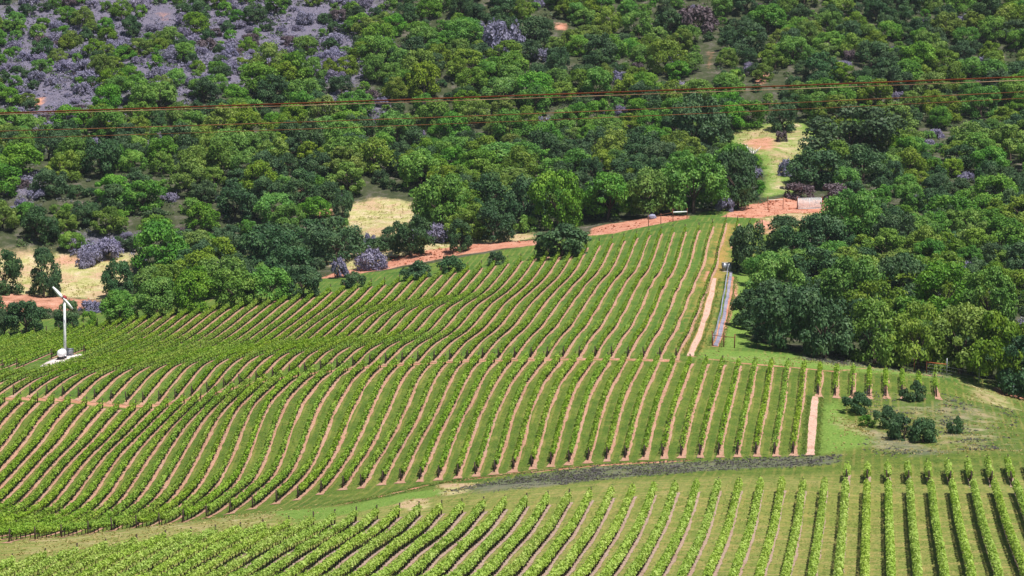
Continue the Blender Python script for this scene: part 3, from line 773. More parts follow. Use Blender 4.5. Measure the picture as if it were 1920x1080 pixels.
# ---------------------------------------------------------------- trees and shrubs
def crown_mesh(name, mat, seed, rx, rz, lumps, n_leaf, lsize, base=.30, open_=0.0, spike=0.0):
    """a crown of radius rx and height rz sitting on z = base: overlapping leafy lumps, leaves on their outsides"""
    r = np.random.default_rng(seed)
    cs, rs = [], []
    for i in range(lumps):
        t = r.uniform(0, 2 * math.pi); z = r.uniform(-.62, 1.0) if i > 3 else r.uniform(.3, 1)
        rad = math.sqrt(max(0, 1 - max(z, 0) ** 2 * .92)) * (1 - .35 * max(0, -z))
        q = r.uniform(.45, .86)
        cs.append((rx * rad * q * math.cos(t), rx * rad * q * math.sin(t), base + rz * (.36 + .50 * z)))
        rs.append(rx * r.uniform(.15, .40) * (1 - open_ * .35))
    cs = np.array(cs); rs = np.array(rs)
    w = rs ** 2 / (rs ** 2).sum()
    li = r.choice(lumps, n_leaf, p=w)
    d = r.standard_normal((n_leaf, 3)); d /= np.linalg.norm(d, axis=1)[:, None]
    d[:, 2] = np.where(d[:, 2] < -.5, -d[:, 2], d[:, 2])
    sub = .80 + .28 * np.sin(d[:, 0] * 7 + li) * np.sin(d[:, 1] * 7 + li * 2) * np.sin(d[:, 2] * 6 + li * 3)
    rr = rs[li] * sub * (1 - .30 * r.uniform(0, 1, n_leaf) ** 2)
    c = cs[li] + d * rr[:, None] * np.array([1, 1, .82])
    if spike: c[:, 2] += spike * r.exponential(.3, n_leaf)
    # thin what is buried deep inside other lumps
    near_c = np.linalg.norm((c - np.array([0, 0, base + rz * .42])) / np.array([rx, rx, rz * .62]), axis=1)
    keep = r.uniform(0, 1, n_leaf) < np.clip(near_c * 1.9 - .35, .12, 1)
    c, d = c[keep], d[keep]
    V, f = leaves(c, lsize, d * 1.25 + np.array([0, 0, .25]), r)
    return mesh(name, V, f, mat)

def trunk_mesh(name, mat, seed, h, rad, spread, limbs=5):
    r = np.random.default_rng(seed); mb = MB()
    lean = r.normal(0, .05, 2) * h
    fork = h * .42
    mb.tube([(0, 0, -.6), (0, 0, 0), (lean[0] * .4, lean[1] * .4, fork * .6), (lean[0], lean[1], fork)], [rad * 1.35, rad * 1.15, rad * .9, rad * .75], 7)
    for i in range(limbs):
        a = i * 2 * math.pi / limbs + r.uniform(-.5, .5); s = spread * r.uniform(.5, .95); zt = h * r.uniform(.75, 1.0)
        m1 = (lean[0] + math.cos(a) * s * .4, lean[1] + math.sin(a) * s * .4, fork + (zt - fork) * .45)
        mb.tube([(lean[0], lean[1], fork * .9), m1, (math.cos(a) * s, math.sin(a) * s, zt)], [rad * .55, rad * .38, rad * .12], 5)
    return mesh(name, np.vstack(mb.v), [np.vstack(mb.q), np.vstack(mb.t)], mat)

# each kind: list of (crown mesh, trunk mesh) variants, unit size: crown 1 m in radius, about 1.5 m high
KINDS = {}
def kind(name, mat, n, lumps, leaf, lsize, rz=1.45, base=.28, open_=0.0, spike=0.0, tr=.055, bark='bark'):
    KINDS[name] = [(crown_mesh(name + '_crown', M[mat], 100 * len(KINDS) + i, 1.0, rz, lumps + i * 2, leaf, lsize, base, open_, spike),
                    trunk_mesh(name + '_trunk', M[bark], 50 * len(KINDS) + i, base + rz * .62, tr, .62)) for i in range(n)]
kind('oak', 'oak', 6, 34, 9500, .066, 1.35, .0)
kind('live_oak', 'live_oak', 5, 32, 9000, .066, 1.3, .0, .15)
kind('olive', 'olive', 4, 32, 9000, .066, 1.4, -.04, .1)
kind('sage', 'sage', 4, 30, 3600, .10, .85, -.14, 0, .10, .03)
kind('brown_sage', 'brown_sage', 2, 18, 2600, .10, .8, -.05, 0, .08, .03)
kind('bush', 'live_oak', 3, 24, 4200, .10, 1.15, -.12, 0, 0, .05)
kind('green_bush', 'oak', 3, 16, 2600, .10, 1.0, -.02, 0, 0, .05)

def plant(kind_, u, v, wpx, hpx, name, label, cat, group=None, P=None):
    p = ground_at(u, v) if P is None else P
    D = float(((p - np.array([0, 0, CAM_Z])) @ FWD))
    m_px = D / F
    rad = wpx * m_px / 2 * 1.04; hgt = hpx * m_px
    var = KINDS[kind_]; cm, tm = var[rng.integers(len(var))]
    top = max(vv for vv in TOPS[cm.name]); sx_ = float(rng.uniform(.86, 1.16))
    root = empty(name, (p[0], p[1], p[2] - .15), float(rng.uniform(0, 6.28)), (rad * sx_, rad / sx_, hgt / top))
    root.rotation_euler[0] = float(rng.normal(0, .05)); root.rotation_euler[1] = float(rng.normal(0, .05))
    tag(root, label, cat, group)
    link('crown', cm, root); link('trunk', tm, root)
    root['px'] = (float(u), float(v))
    return root
TOPS = {}
for var in KINDS.values():
    for cm, tm in var:
        co = np.empty(len(cm.vertices) * 3, np.float32); cm.vertices.foreach_get('co', co)
        TOPS[cm.name] = [float(np.percentile(co[2::3], 99.5))]

# ---- trees that stand out in the photograph: kind, foot (px), width, height, label
KEY = [
 ('live_oak', 50, 628, 84, 66, 'dark low oak behind the vine crest, nearest the wind machine on its far side'),
 ('live_oak', 8, 632, 50, 50, 'dark bush cut by the photo edge behind the vine crest'),
 ('live_oak', 82, 556, 74, 92, 'open dark oak with bare trunk in the straw clearing behind the wind machine'),
 ('live_oak', 12, 552, 62, 84, 'dark oak at the photo edge beside the straw clearing'),
 ('live_oak', 128, 616, 60, 54, 'small dark oak directly behind the wind machine tower'),
 ('green_bush', 166, 613, 36, 32, 'small light green bush just past the wind machine tower'),
 ('live_oak', 220, 556, 66, 70, 'dark oak on the far side of the straw clearing'),
 ('oak', 226, 604, 84, 62, 'green oak at the wood edge above the vines, first past the straw clearing'),
 ('oak', 296, 593, 92, 74, 'green oak at the wood edge above the vines, second past the straw clearing'),
 ('oak', 366, 584, 96, 84, 'bright green oak at the wood edge, third past the straw clearing'),
 ('oak', 438, 575, 96, 72, 'bright green oak at the wood edge, fourth past the straw clearing'),
 ('oak', 508, 566, 92, 68, 'green oak at the wood edge, fifth past the straw clearing'),
 ('live_oak', 566, 557, 80, 60, 'dark oak at the wood edge where the red bank begins'),
 ('oak', 300, 512, 120, 100, 'large oak with bright top above the wood edge trees'),
 ('olive', 412, 520, 90, 76, 'brownish green oak standing above the wood edge trees'),
 ('live_oak', 500, 512, 110, 90, 'dark oak between the brownish oak and the red bank'),
 ('live_oak', 628, 490, 104, 84, 'dark oak at the lower end of the straw clearing'),
 ('live_oak', 642, 410, 46, 56, 'small dark oak on the upper rim of the straw clearing'),
 ('live_oak', 770, 478, 96, 74, 'dark oak between the straw clearing and the red bank'),
 ('live_oak', 728, 468, 44, 44, 'small dark oak at the lower rim of the straw clearing'),
 ('live_oak', 862, 472, 56, 62, 'upright dark oak with its trunk on the red bank'),
 ('live_oak', 925, 452, 92, 80, 'round dark green oak above the middle of the red bank'),
 ('oak', 830, 430, 118, 104, 'broad oak with bright crown right of the straw clearing'),
 ('bush', 1055, 480, 104, 62, 'broad green bush breaking the vine crest in front of the red bank'),
 ('live_oak', 1022, 478, 40, 34, 'low dark bush joined to the broad green bush on the crest'),
 ('bush', 930, 496, 34, 26, 'small round bush on the grass below the red bank'),
 ('bush', 846, 510, 56, 32, 'low dark bush below the red bank, nearer the vine crest'),
 ('bush', 776, 522, 66, 34, 'wide low dark bush on the vine crest below the red bank'),
 ('bush', 664, 538, 42, 30, 'dark bush at the lower end of the red bank'),
 ('oak', 1046, 428, 110, 110, 'olive green oak behind the broad bush on the crest'),
 ('live_oak', 985, 420, 90, 90, 'dark oak crowded by its neighbours above the red bank'),
 ('oak', 1140, 412, 110, 90, 'green oak standing over the red bank right of the broad bush'),
 ('oak', 1220, 404, 110, 88, 'green oak behind the small blue grey rock'),
 ('oak', 1300, 400, 130, 112, 'large bright oak at the top corner of the vines'),
 ('live_oak', 1384, 392, 92, 112, 'dark oak left of the gate clearing'),
 ('live_oak', 1305, 284, 130, 110, 'spreading dark oak at the left rim of the upper clearing'),
 ('live_oak', 1468, 246, 58, 62, 'small dark oak at the top of the upper clearing'),
 ('live_oak', 1530, 350, 122, 72, 'wide low dark oak below the upper clearing'),
 ('live_oak', 1600, 302, 190, 104, 'widest dark oak, at the right rim of the upper clearing'),
 ('live_oak', 1404, 516, 92, 98, 'dark oak standing alone at the corner of the vines'),
 ('live_oak', 1470, 470, 100, 66, 'dark oak behind the lone oak at the vine corner'),
 ('oak', 1458, 575, 116, 96, 'bright oak at the near edge of the wood beside the lush grass'),
 ('live_oak', 1464, 655, 130, 124, 'dark oak at the wood edge nearest the gravel channel'),
 ('live_oak', 1546, 670, 130, 130, 'dark blue green oak at the wood edge, second from the gravel channel'),
 ('oak', 1590, 450, 116, 96, 'rounded oak beside the dirt ramp below the gate'),
 ('live_oak', 1540, 480, 100, 80, 'dark oak below the gate, uphill of the bright oak'),
 ('olive', 1640, 680, 120, 120, 'olive green tree at the wood edge behind the fence, third from the channel'),
 ('olive', 1722, 690, 116, 124, 'olive green tree at the wood edge behind the fence, fourth from the channel'),
 ('olive', 1800, 700, 124, 130, 'olive green tree behind the red fence rail'),
 ('olive', 1874, 722, 120, 140, 'tall yellowish tree at the right end of the wood edge'),
 ('live_oak', 1925, 748, 110, 120, 'dark tree cut by the right edge of the photo'),
 ('oak', 1600, 590, 130, 110, 'bright oak in the wood above the dark wood edge oaks'),
 ('live_oak', 1680, 590, 120, 110, 'dark oak in the wood above the olive trees'),
 ('oak', 1770, 600, 120, 110, 'green oak in the wood above the red fence rail'),
 ('oak', 1860, 620, 120, 120, 'green oak in the wood near the right edge'),
 ('bush', 1604, 775, 52, 42, 'dark bush in the rough grass, nearest the dirt lane'),
 ('green_bush', 1626, 800, 36, 24, 'low light green bush wedged between dark bushes in the rough grass'),
 ('bush', 1657, 802, 44, 44, 'dark bush in the middle of the rough grass clump'),
 ('bush', 1696, 825, 60, 50, 'large dark bush at the near end of the rough grass clump'),
 ('bush', 1730, 830, 54, 48, 'dark bush at the right end of the rough grass clump'),
 ('bush', 1712, 750, 44, 38, 'dark bush standing among the short vine stubs'),
 ('bush', 1790, 812, 32, 34, 'small round bush alone in the rough grass'),
 # grey purple shrubs
 ('sage', 1360, 396, 34, 28, 'grey purple shrub on the grass beside the gate clearing'),
 ('brown_sage', 1466, 266, 34, 22, 'small dark purple shrub in the upper clearing'),
 ('sage', 1474, 330, 36, 32, 'pale purple shrub at the lower left of the upper clearing'),
 ('brown_sage', 1498, 372, 60, 30, 'purple shrub below the wide low oak by the gate'),
 ('brown_sage', 1560, 374, 78, 30, 'broad purple brown shrub just above the gate'),
 ('sage', 700, 502, 62, 36, 'dense grey purple shrub on the red bank'),
 ('sage', 640, 520, 36, 38, 'pale violet shrub at the lower end of the red bank'),
 ('sage', 692, 462, 26, 26, 'small purple shrub at the foot of the straw clearing'),
 ('sage', 168, 490, 50, 34, 'purple shrub at the top of the straw clearing by the wind machine'),
 ('sage', 205, 480, 56, 36, 'second purple shrub at the top of the straw clearing by the wind machine'),
 ('sage', 160, 500, 34, 30, 'low purple shrub inside the straw clearing by the wind machine'),
 ('sage', 330, 282, 80, 40, 'broad purple shrub between green oaks below the cables'),
 ('sage', 940, 100, 84, 60, 'large pale violet shrub high on the hillside'),
 ('brown_sage', 1310, 60, 80, 50, 'brownish purple shrub near the top of the hillside'),
]
NAME = {'oak': 'oak_tree', 'live_oak': 'live_oak_tree', 'olive': 'olive_green_tree', 'sage': 'sage_shrub', 'brown_sage': 'brown_shrub', 'bush': 'bush', 'green_bush': 'leafy_shrub'}
CAT = {'oak': 'tree', 'live_oak': 'tree', 'olive': 'tree', 'sage': 'shrub', 'brown_sage': 'shrub', 'bush': 'bush', 'green_bush': 'shrub'}
placed = []
for kd, u, v, w, h, lab in KEY:
    o = plant(kd, u, v, w, h, NAME[kd], lab, CAT[kd])
    placed.append((o.location.x, o.location.y, o.scale.x))

# ---- the rest of the hillside
KEEP_CLEAR = [world_poly(p) for p in (
    [(636, 424), (650, 382), (700, 362), (780, 372), (792, 412), (745, 448), (690, 452)],
    [(-20, 466), (60, 466), (250, 466), (256, 510), (205, 570), (100, 590), (-20, 590)],
    [(1358, 250), (1440, 228), (1506, 218), (1552, 268), (1506, 300), (1490, 345), (1540, 356), (1600, 372), (1600, 400), (1350, 412), (1420, 372), (1430, 330), (1418, 296), (1360, 280)],
    [(590, 526), (640, 500), (740, 470), (900, 450), (1000, 440), (1110, 420), (1300, 400), (1300, 415), (1010, 466), (800, 500)],
    [(1316, 78), (1356, 82), (1346, 130), (1356, 162), (1326, 166), (1306, 120)], [(280, 20), (330, 20), (328, 48), (296, 48)], [(62, 168), (100, 168), (98, 200), (56, 206)], [(1036, 38), (1068, 40), (1064, 62), (1040, 60)],
)]
SCRUB_W = [world_poly(e[0]) for e in SCRUB]
def inside(p, polys):
    X = np.array([p[0]]); Y = np.array([p[1]])
    return any(poly_mask(X, Y, q, .01)[0] > .5 for q in polys)
CLEAR_PX = [np.array(p, float) for p in (
    [(650, 390), (700, 372), (772, 380), (775, 408), (742, 436), (690, 438)], [(1385, 262), (1440, 240), (1500, 230), (1530, 265), (1495, 290), (1470, 335), (1500, 352), (1440, 364), (1445, 330), (1435, 290)],
    [(105, 480), (240, 480), (240, 500), (195, 560), (110, 560), (20, 570)], [(640, 505), (740, 485), (900, 462), (1000, 452), (900, 470), (760, 495)], [(1110, 432), (1200, 415), (1290, 407), (1200, 425)],
    [(1400, 392), (1450, 378), (1580, 378), (1540, 392), (1420, 404)], [(1325, 90), (1345, 90), (1335, 150)], [(290, 28), (320, 28), (310, 42)], [(72, 174), (92, 174), (88, 190)], [(1042, 44), (1062, 46), (1050, 56)])]
SEEN = [c + (q - c) * s for q in CLEAR_PX for c in [q.mean(0)] for s in (1.0, .55)]
SEEN = np.vstack([a_ + (b_ - a_) * t_ for q_ in SEEN for a_, b_ in zip(q_, np.roll(q_, -1, 0)) for t_ in (0, .33, .67)])
def hides(u, v, rpx, hpx):
    # would a crown here stand in front of one of the open patches?
    return bool((((SEEN[:, 0] - u) / (rpx * .95)) ** 2 + ((SEEN[:, 1] - (v - hpx * .5)) / (hpx * .56)) ** 2 < 1).any())
fill = []
tries = 0
cand = np.c_[rng.uniform(-300, 75, 80000), rng.uniform(395, 778, 80000)]
inwood = poly_mask(cand[:, 0], cand[:, 1], wood_poly, .5) > .9
cz = height(cand[:, 0], cand[:, 1])
cu, cv, cd = proj(np.c_[cand, cz])
ok = inwood & (cu > -55) & (cu < 1975) & (cv > -62) & (cv < 730)
cand, cu, cv, cd, cz = cand[ok], cu[ok], cv[ok], cd[ok], cz[ok]
LOOK = {'oak': 'green oak', 'live_oak': 'dark oak', 'olive': 'olive green tree', 'sage': 'grey purple shrub', 'brown_sage': 'brown shrub', 'bush': 'low dark bush', 'green_bush': 'low green leafy shrub'}
n_tree = 0; n_sage = 0; n_kind = {}
for (x, y), u, v, D, z in zip(cand, cu, cv, cd, cz):
    if n_tree >= 870 and n_sage >= 285: break
    if inside((x, y), KEEP_CLEAR): continue
    scr_ = inside((x, y), SCRUB_W)
    r_ = rng.uniform()
    if scr_:
        kd = 'sage' if r_ < .60 else ('oak' if r_ < .80 else 'live_oak' if r_ < .92 else 'olive')
    elif v > 420: kd = 'live_oak' if r_ < .42 else 'oak' if r_ < .70 else 'olive' if r_ < .82 else 'sage'
    elif v > 280: kd = 'live_oak' if r_ < .36 else 'oak' if r_ < .78 else 'olive' if r_ < .90 else 'sage'
    else: kd = 'live_oak' if r_ < .20 else 'oak' if r_ < .70 else 'olive' if r_ < .86 else 'sage'
    if u > 1600 and v < 160 and kd == 'oak' and rng.uniform() < .5: kd = 'live_oak'
    if u > 1560 and 480 < v < 700 and kd == 'live_oak' and rng.uniform() < .4: kd = 'olive'
    if kd == 'sage' and rng.uniform() < .22: kd = 'brown_sage'
    if kd in ('sage', 'brown_sage'):
        if n_sage >= 285: continue
        R = rng.uniform(1.2, 3.4); H = R * rng.uniform(.8, 1.15)
    else:
        if n_tree >= 870 or n_kind.get(kd, 0) >= 290: continue
        R = rng.uniform(3.0, 5.9) * (.85 if kd == 'live_oak' and rng.uniform() < .4 else 1); H = R * rng.uniform(1.3, 1.65)
    if scr_ and 'sage' not in kd: R *= .72; H *= .72
    if 'sage' not in kd and hides(u, v, R * F / D, H * F / D): continue
    sep = .50 if 'sage' not in kd else (.62 if scr_ else .8)
    if any((x - a) ** 2 + (y - b) ** 2 < (sep * (R + c)) ** 2 for a, b, c in placed): continue
    placed.append((x, y, R))
    fill.append((kd, u, v, R, H, D, np.array([x, y, z])))
    if 'sage' in kd: n_sage += 1
    else: n_tree += 1; n_kind[kd] = n_kind.get(kd, 0) + 1
# thickets of bushes where gaps are left between the trees
n_bush = 0
for (x, y), u, v, D, z in zip(cand[::-1], cu[::-1], cv[::-1], cd[::-1], cz[::-1]):
    if n_bush >= 520: break
    if inside((x, y), KEEP_CLEAR): continue
    R = rng.uniform(1.6, 3.0); H = R * rng.uniform(1.1, 1.5)
    if hides(u, v, R * F / D, H * F / D) or any((x - a) ** 2 + (y - b) ** 2 < (.74 * (R + c)) ** 2 for a, b, c in placed): continue
    kd = 'bush' if rng.uniform() < .48 else 'green_bush'
    placed.append((x, y, R)); fill.append((kd, u, v, R, H, D, np.array([x, y, z]))); n_bush += 1
BELT_TOP = 'top second third fourth fifth sixth seventh eighth ninth tenth eleventh twelfth thirteenth fourteenth'.split()
# belts across the hillside, counted from the top of the photo; within a belt each kind is counted from the left
def belt(v): return int(max(0, v + 40) // 55)
fill.sort(key=lambda t: (belt(t[2]), t[0], t[1]))
count = {}
for kd, u, v, R, H, D, p in fill:
    b = belt(v); key = (b, kd); count[key] = count.get(key, 0) + 1
    lab = '%s, %s hillside belt from the top, %s such from the left' % (LOOK[kd], BELT_TOP[b] if b else 'first', ordinal(count[key]))
    o = plant(kd, u, v, 2 * R * F / D, H * F / D, NAME[kd], lab, CAT[kd], {'oak': 'green oaks on the hillside', 'live_oak': 'dark oaks on the hillside', 'olive': 'olive green trees on the hillside', 'sage': 'purple shrubs on the hillside', 'brown_sage': 'brown shrubs on the hillside', 'bush': 'dark bushes on the hillside', 'green_bush': 'green bushes on the hillside'}[kd], p)
print('bushes', n_bush, 'trees', n_tree, 'shrubs', n_sage, n_kind)

# ---- brush that fills the gaps under the trees
def scatter(name, label, mat, pts, size, per, lsize, kindname, seed):
    r = np.random.default_rng(seed)
    n = len(pts)
    rep = np.repeat(pts, per, 0); s = np.repeat(size, per)
    d = r.standard_normal((len(rep), 3)); d /= np.linalg.norm(d, axis=1)[:, None]; d[:, 2] = abs(d[:, 2])
    c = rep + d * (s * r.uniform(.4, 1.0, len(rep)))[:, None] * np.array([1, 1, .75])
    V, f = leaves(c, lsize, d + np.array([0, 0, .4]), r)
    o = link(name, mesh(name, V, f, mat)); tag(o, label, kindname, None, 'stuff'); return o
q = np.c_[rng.uniform(-300, 75, 9000), rng.uniform(400, 770, 9000)]
q = q[poly_mask(q[:, 0], q[:, 1], wood_poly, .5) > .95]
qm = np.zeros(len(q))
for pl in KEEP_CLEAR: qm = np.maximum(qm, poly_mask(q[:, 0], q[:, 1], pl, 1.0))
q = q[qm < .3]
qs = rng.uniform(.5, 1.9, len(q))
scatter('undergrowth', 'low brush filling the gaps between the hillside trees', M['brush'], np.c_[q, height(q[:, 0], q[:, 1])], qs, 24, .50, 'undergrowth', 5)

# ---------------------------------------------------------------- wind machine on its gravel pad
def Dof(p): return float((np.asarray(p) - np.array([0, 0, CAM_Z])) @ FWD)
pad_px = [(76, 690), (88, 682), (104, 676), (126, 673), (150, 671), (157, 674), (140, 682), (118, 688), (92, 693)]
pad_w = np.array([at_depth(u, v, float(np.interp(v, [671, 693], [426, 409])))[:2] for u, v in pad_px])
pc = pad_w.mean(0)
ring = []
PADH = .75                  # the pad is graded up level above the slope
for f in (1.12, 1.0, .5):
    for a, b in zip(pad_w, np.roll(pad_w, -1, 0)):
        for t in (0, .5): ring.append(pc + (a + (b - a) * t - pc) * f * rng.uniform(.95, 1.05))
ring.append(pc); ring = np.array(ring); nr = len(pad_w) * 2
Vp = np.c_[ring, height(ring[:, 0], ring[:, 1]) + np.where(np.arange(len(ring)) < nr, -.1, PADH)]
fq = [(l * nr + i, l * nr + (i + 1) % nr, (l + 1) * nr + (i + 1) % nr, (l + 1) * nr + i) for l in range(2) for i in range(nr)]
ft = [(2 * nr + i, 2 * nr + (i + 1) % nr, 3 * nr) for i in range(nr)]
tag(link('gravel_pad', mesh('gravel_pad', Vp, [np.array(fq), np.array(ft)], M['pad'])), 'pale gravel pad under the wind machine', None, None, 'structure')

bx, by, _ = at_depth(122, 662, 424); bz = float(height(bx, by)[0]) + PADH
wm = tag(empty('wind_machine', (bx, by, bz)), 'white orchard wind machine with two blades on a gravel pad', 'wind machine')
mpx = 424 / F
H = 108 * mpx
mb = MB(); mb.tube([(0, 0, -.3), (0, 0, H * .5), (0, 0, H)], [.27, .24, .20], 16); mb.build('tower', M['white_paint'], wm, True)
mb = MB(); mb.lathe([(0, .0), (.52, .0), (.52, .12), (.30, .16), (.30, .5), (0, .5)], 16); mb.build('base_flange', M['grey_metal'], wm)
mb = MB(); mb.box((0, 0, H + .18), (.62, .9, .46)); mb.lathe([(0, H + .40), (.22, H + .40), (.20, H + .60), (0, H + .62)], 10); hd = mb.build('gearbox', M['red_paint'], wm)
mb = MB(); mb.tube([(0, -.45, H + .2), (0, -.95, H + .2)], [.14, .09], 10); mb.build('rotor_shaft', M['dark_metal'], hd)
for s, nm in ((1, 'blade'), (-1, 'blade')):
    mb = MB(); ax = np.array([.70, -.10, -.70]) * s; ax /= np.linalg.norm(ax); pr = np.cross(ax, [0, 1, 0]); pr /= np.linalg.norm(pr); th = np.cross(ax, pr)
    V = []; L = 2.65
    for t, w, tw in ((.05, .16, .5), (.25, .34, .4), (.6, .30, .25), (1.0, .16, .12)):
        c_ = np.array([0, -.9, H + .2]) + ax * L * t; a = pr * math.cos(tw) + th * math.sin(tw); b = np.cross(ax, a)
        V += [c_ - a * w, c_ + b * .035, c_ + a * w, c_ - b * .035]
    q = [(i * 4 + j, i * 4 + (j + 1) % 4, i * 4 + 4 + (j + 1) % 4, i * 4 + 4 + j) for i in range(3) for j in range(4)] + [(3, 2, 1, 0), (12, 13, 14, 15)]
    mb.add(V, q); mb.build(nm, M['white_paint'], hd)
# engine housing beside the tower foot
mb = MB(); mb.box((.75, .5, .75), (.9, 1.2, .9)); mb.box((.75, .5, 1.24), (1.0, 1.3, .07)); mb.box((.75, .5, .18), (.9, 1.1, .3)); mb.build('engine_housing', M['grey_metal'], wm)
# propane tank: lies end-on to the view in front of the tower
tx, ty, _ = at_depth(116, 672, 420); tz = float(height(tx, ty)[0]) + PADH - .05
tk = tag(empty('gas_tank', (tx, ty, tz), YAW * .6), 'round white gas tank on dark feet beside the wind machine', 'tank')
prof = [(0, -1.25), (.35, -1.2), (.58, -1.02), (.68, -.7), (.68, .7), (.58, 1.02), (.35, 1.2), (0, 1.25)]
mb = MB(); mb.lathe(prof, 20, (0, 0, 1.15), [[1, 0, 0], [0, 0, 1], [0, -1, 0]]); mb.build('shell', M['white_paint'], tk, True)
mb = MB(); mb.lathe([(.0, 1.98), (.17, 1.98), (.17, 1.78)], 10); mb.build('valve_cap', M['grey_metal'], tk)
for yy_ in (-.7, .7):
    mb = MB(); mb.box((0, yy_, .25), (1.3, .2, .5)); mb.box((0, yy_, .04), (1.7, .3, .12)); mb.build('foot', M['dark_metal'], tk)

# ---------------------------------------------------------------- fences, gate and small things
def post_at(u, v_foot, hpx, name, mat, label, w=.16, D=None, group='fence posts', n=7):
    p = ground_at(u, v_foot) if D is None else np.array(at_depth(u, v_foot, D))
    z = float(height(p[0], p[1])[0]); h = hpx * Dof(p) / F
    mb = MB(); mb.tube([(0, 0, -.5), (0, 0, h * .5), (0, 0, h)], [w / 2, w / 2, w / 2 * .92], n); mb.lathe([(w / 2 * .92, h), (w / 4, h + w * .25), (0, h + w * .3)], n)
    o = mb.build(name, mat); o.location = (p[0], p[1], z); o.rotation_euler = (rng.normal(0, .02), rng.normal(0, .02), 0)
    tag(o, label, 'post', group); return o, h
# wire fence along the foot of the wood
FP = [(1593, 668, 26, 'rust_post', 'rusty post, first of the wire fence along the wood edge'), (1690, 694, 24, 'rust_post', 'rusty post of the wood edge fence left of the paired posts'),
      (1714, 703, 28, 'rust_post', 'rusty post of the wood edge fence nearest the short vine stubs'), (1737, 706, 30, 'rust_post', 'rusty post carrying the near end of the red rail'),
      (1775, 708, 34, 'grey_metal', 'grey post carrying the far end of the red rail'), (1835, 714, 30, 'grey_metal', 'grey post standing alone past the red rail'), (1900, 741, 26, 'grey_metal', 'grey post near the right edge at the wood foot')]
fps = []
for u, v, h, m_, lab in FP:
    D = float(np.interp(v, [660, 700, 745], [402, 396, 386]))
    fps.append(post_at(u, v, h, 'fence_post', M[m_], lab, .17, D))
a, b = fps[3][0].location, fps[4][0].location
mb = MB(); mb.tube([(a.x, a.y, a.z + 1.85), (b.x, b.y, b.z + 1.95)], .075, 6); tag(mb.build('fence_rail', M['red_wood'], loc=tuple(a)), 'red wooden rail between two fence posts at the wood edge', 'rail')
for i in range(3):
    mb = MB(); mb.tube([(o.location.x, o.location.y, o.location.z + .45 + .55 * i) for o, h in fps], .012, 4)
    tag(mb.build('fence_wire', M['grey_metal'], loc=tuple(fps[0][0].location)), '%s wire strung along the wood edge fence' % ('lowest', 'middle', 'topmost')[i], 'wire', 'fence wires at the wood edge')
# H-brace at the mouth of the gravel channel
hb = [post_at(u, v, h, 'brace_post', M['rust_post'], lab, .2, 394, 'brace posts by the channel') for u, v, h, lab in ((1336, 652, 28, 'brown brace post on the vine side of the gravel channel'), (1357, 653, 27, 'brown brace post on the grass side of the gravel channel'), (1377, 655, 26, 'brown brace post farthest from the vines'))]
for i in (0, 1):
    a, b = hb[i][0].location, hb[i + 1][0].location
    mb = MB(); mb.tube([(a.x, a.y, a.z + 1.7), (b.x, b.y, b.z + 1.7)], .06, 6); tag(mb.build('brace_rail', M['rust_post'], loc=tuple(a)), ('rail spanning the gravel channel between brown posts', 'rail between the brown posts on the lush grass')[i], 'rail')
# channel
cl = [(1341, 650, 394), (1349, 625, 405), (1357, 595, 423), (1363, 565, 441), (1368, 540, 457), (1371, 518, 472)]
cw = np.array([at_depth(*c) for c in cl])[:, :2]
cw = np.array([[np.interp(t, np.arange(len(cw)), cw[:, 0]), np.interp(t, np.arange(len(cw)), cw[:, 1])] for t in np.linspace(0, len(cw) - 1, 60)])
offs = np.array([-.34, -.25, -.12, .12, .25, .34]); lift = np.array([.02, .16, .08, .08, .16, .02])
wid = np.linspace(1.0, .8, 60)
V = np.stack([cw[:, 0][:, None] + offs * wid[:, None] + rng.normal(0, .04, (60, 6)), np.repeat(cw[:, 1][:, None], 6, 1), np.zeros((60, 6))], 2)
V[:, :, 2] = height(V[:, :, 0].ravel(), V[:, :, 1].ravel()).reshape(60, 6) + lift + rng.normal(0, .015, (60, 6))
i6 = (np.arange(59) * 6)[:, None] + np.arange(5)[None]; i6 = i6.ravel()
tag(link('drain_channel', mesh('drain_channel', V.reshape(-1, 3), np.stack([i6, i6 + 1, i6 + 7, i6 + 6], 1), M['channel'])), 'narrow blue grey gravel channel running up beside the vines', None, None, 'structure')
# little stakes along the channel
for i, t in enumerate(np.linspace(3, 56, 9)):
    c_ = cw[int(t)]; h_ = 1.45
    mb = MB(); mb.tube([(0, 0, -.3), (0, 0, h_)], .045, 6); mb.lathe([(.045, h_), (.06, h_ + .02), (.06, h_ + .07), (0, h_ + .08)], 6)
    o = mb.build('channel_stake', M['grey_metal']); o.location = (c_[0] - .55, c_[1], float(height(c_[0] - .55, c_[1])[0])); tag(o, 'thin grey stake beside the gravel channel, %s from its near end' % ordinal(i + 1), 'stake', 'stakes along the gravel channel')
for j in range(4):
    mb = MB(); mb.tube([(c_[0] - .55, c_[1], float(height(c_[0] - .55, c_[1])[0]) + .35 + .33 * j) for c_ in cw[3:57:3]], .028, 4)
    tag(mb.build('channel_wire', M['fence_blue'], loc=(cw[3][0], cw[3][1], float(height(*cw[3])[0]))), 'pale blue wire strung on the stakes by the channel, %s from the ground' % ordinal(j + 1), 'wire', 'wires beside the gravel channel')
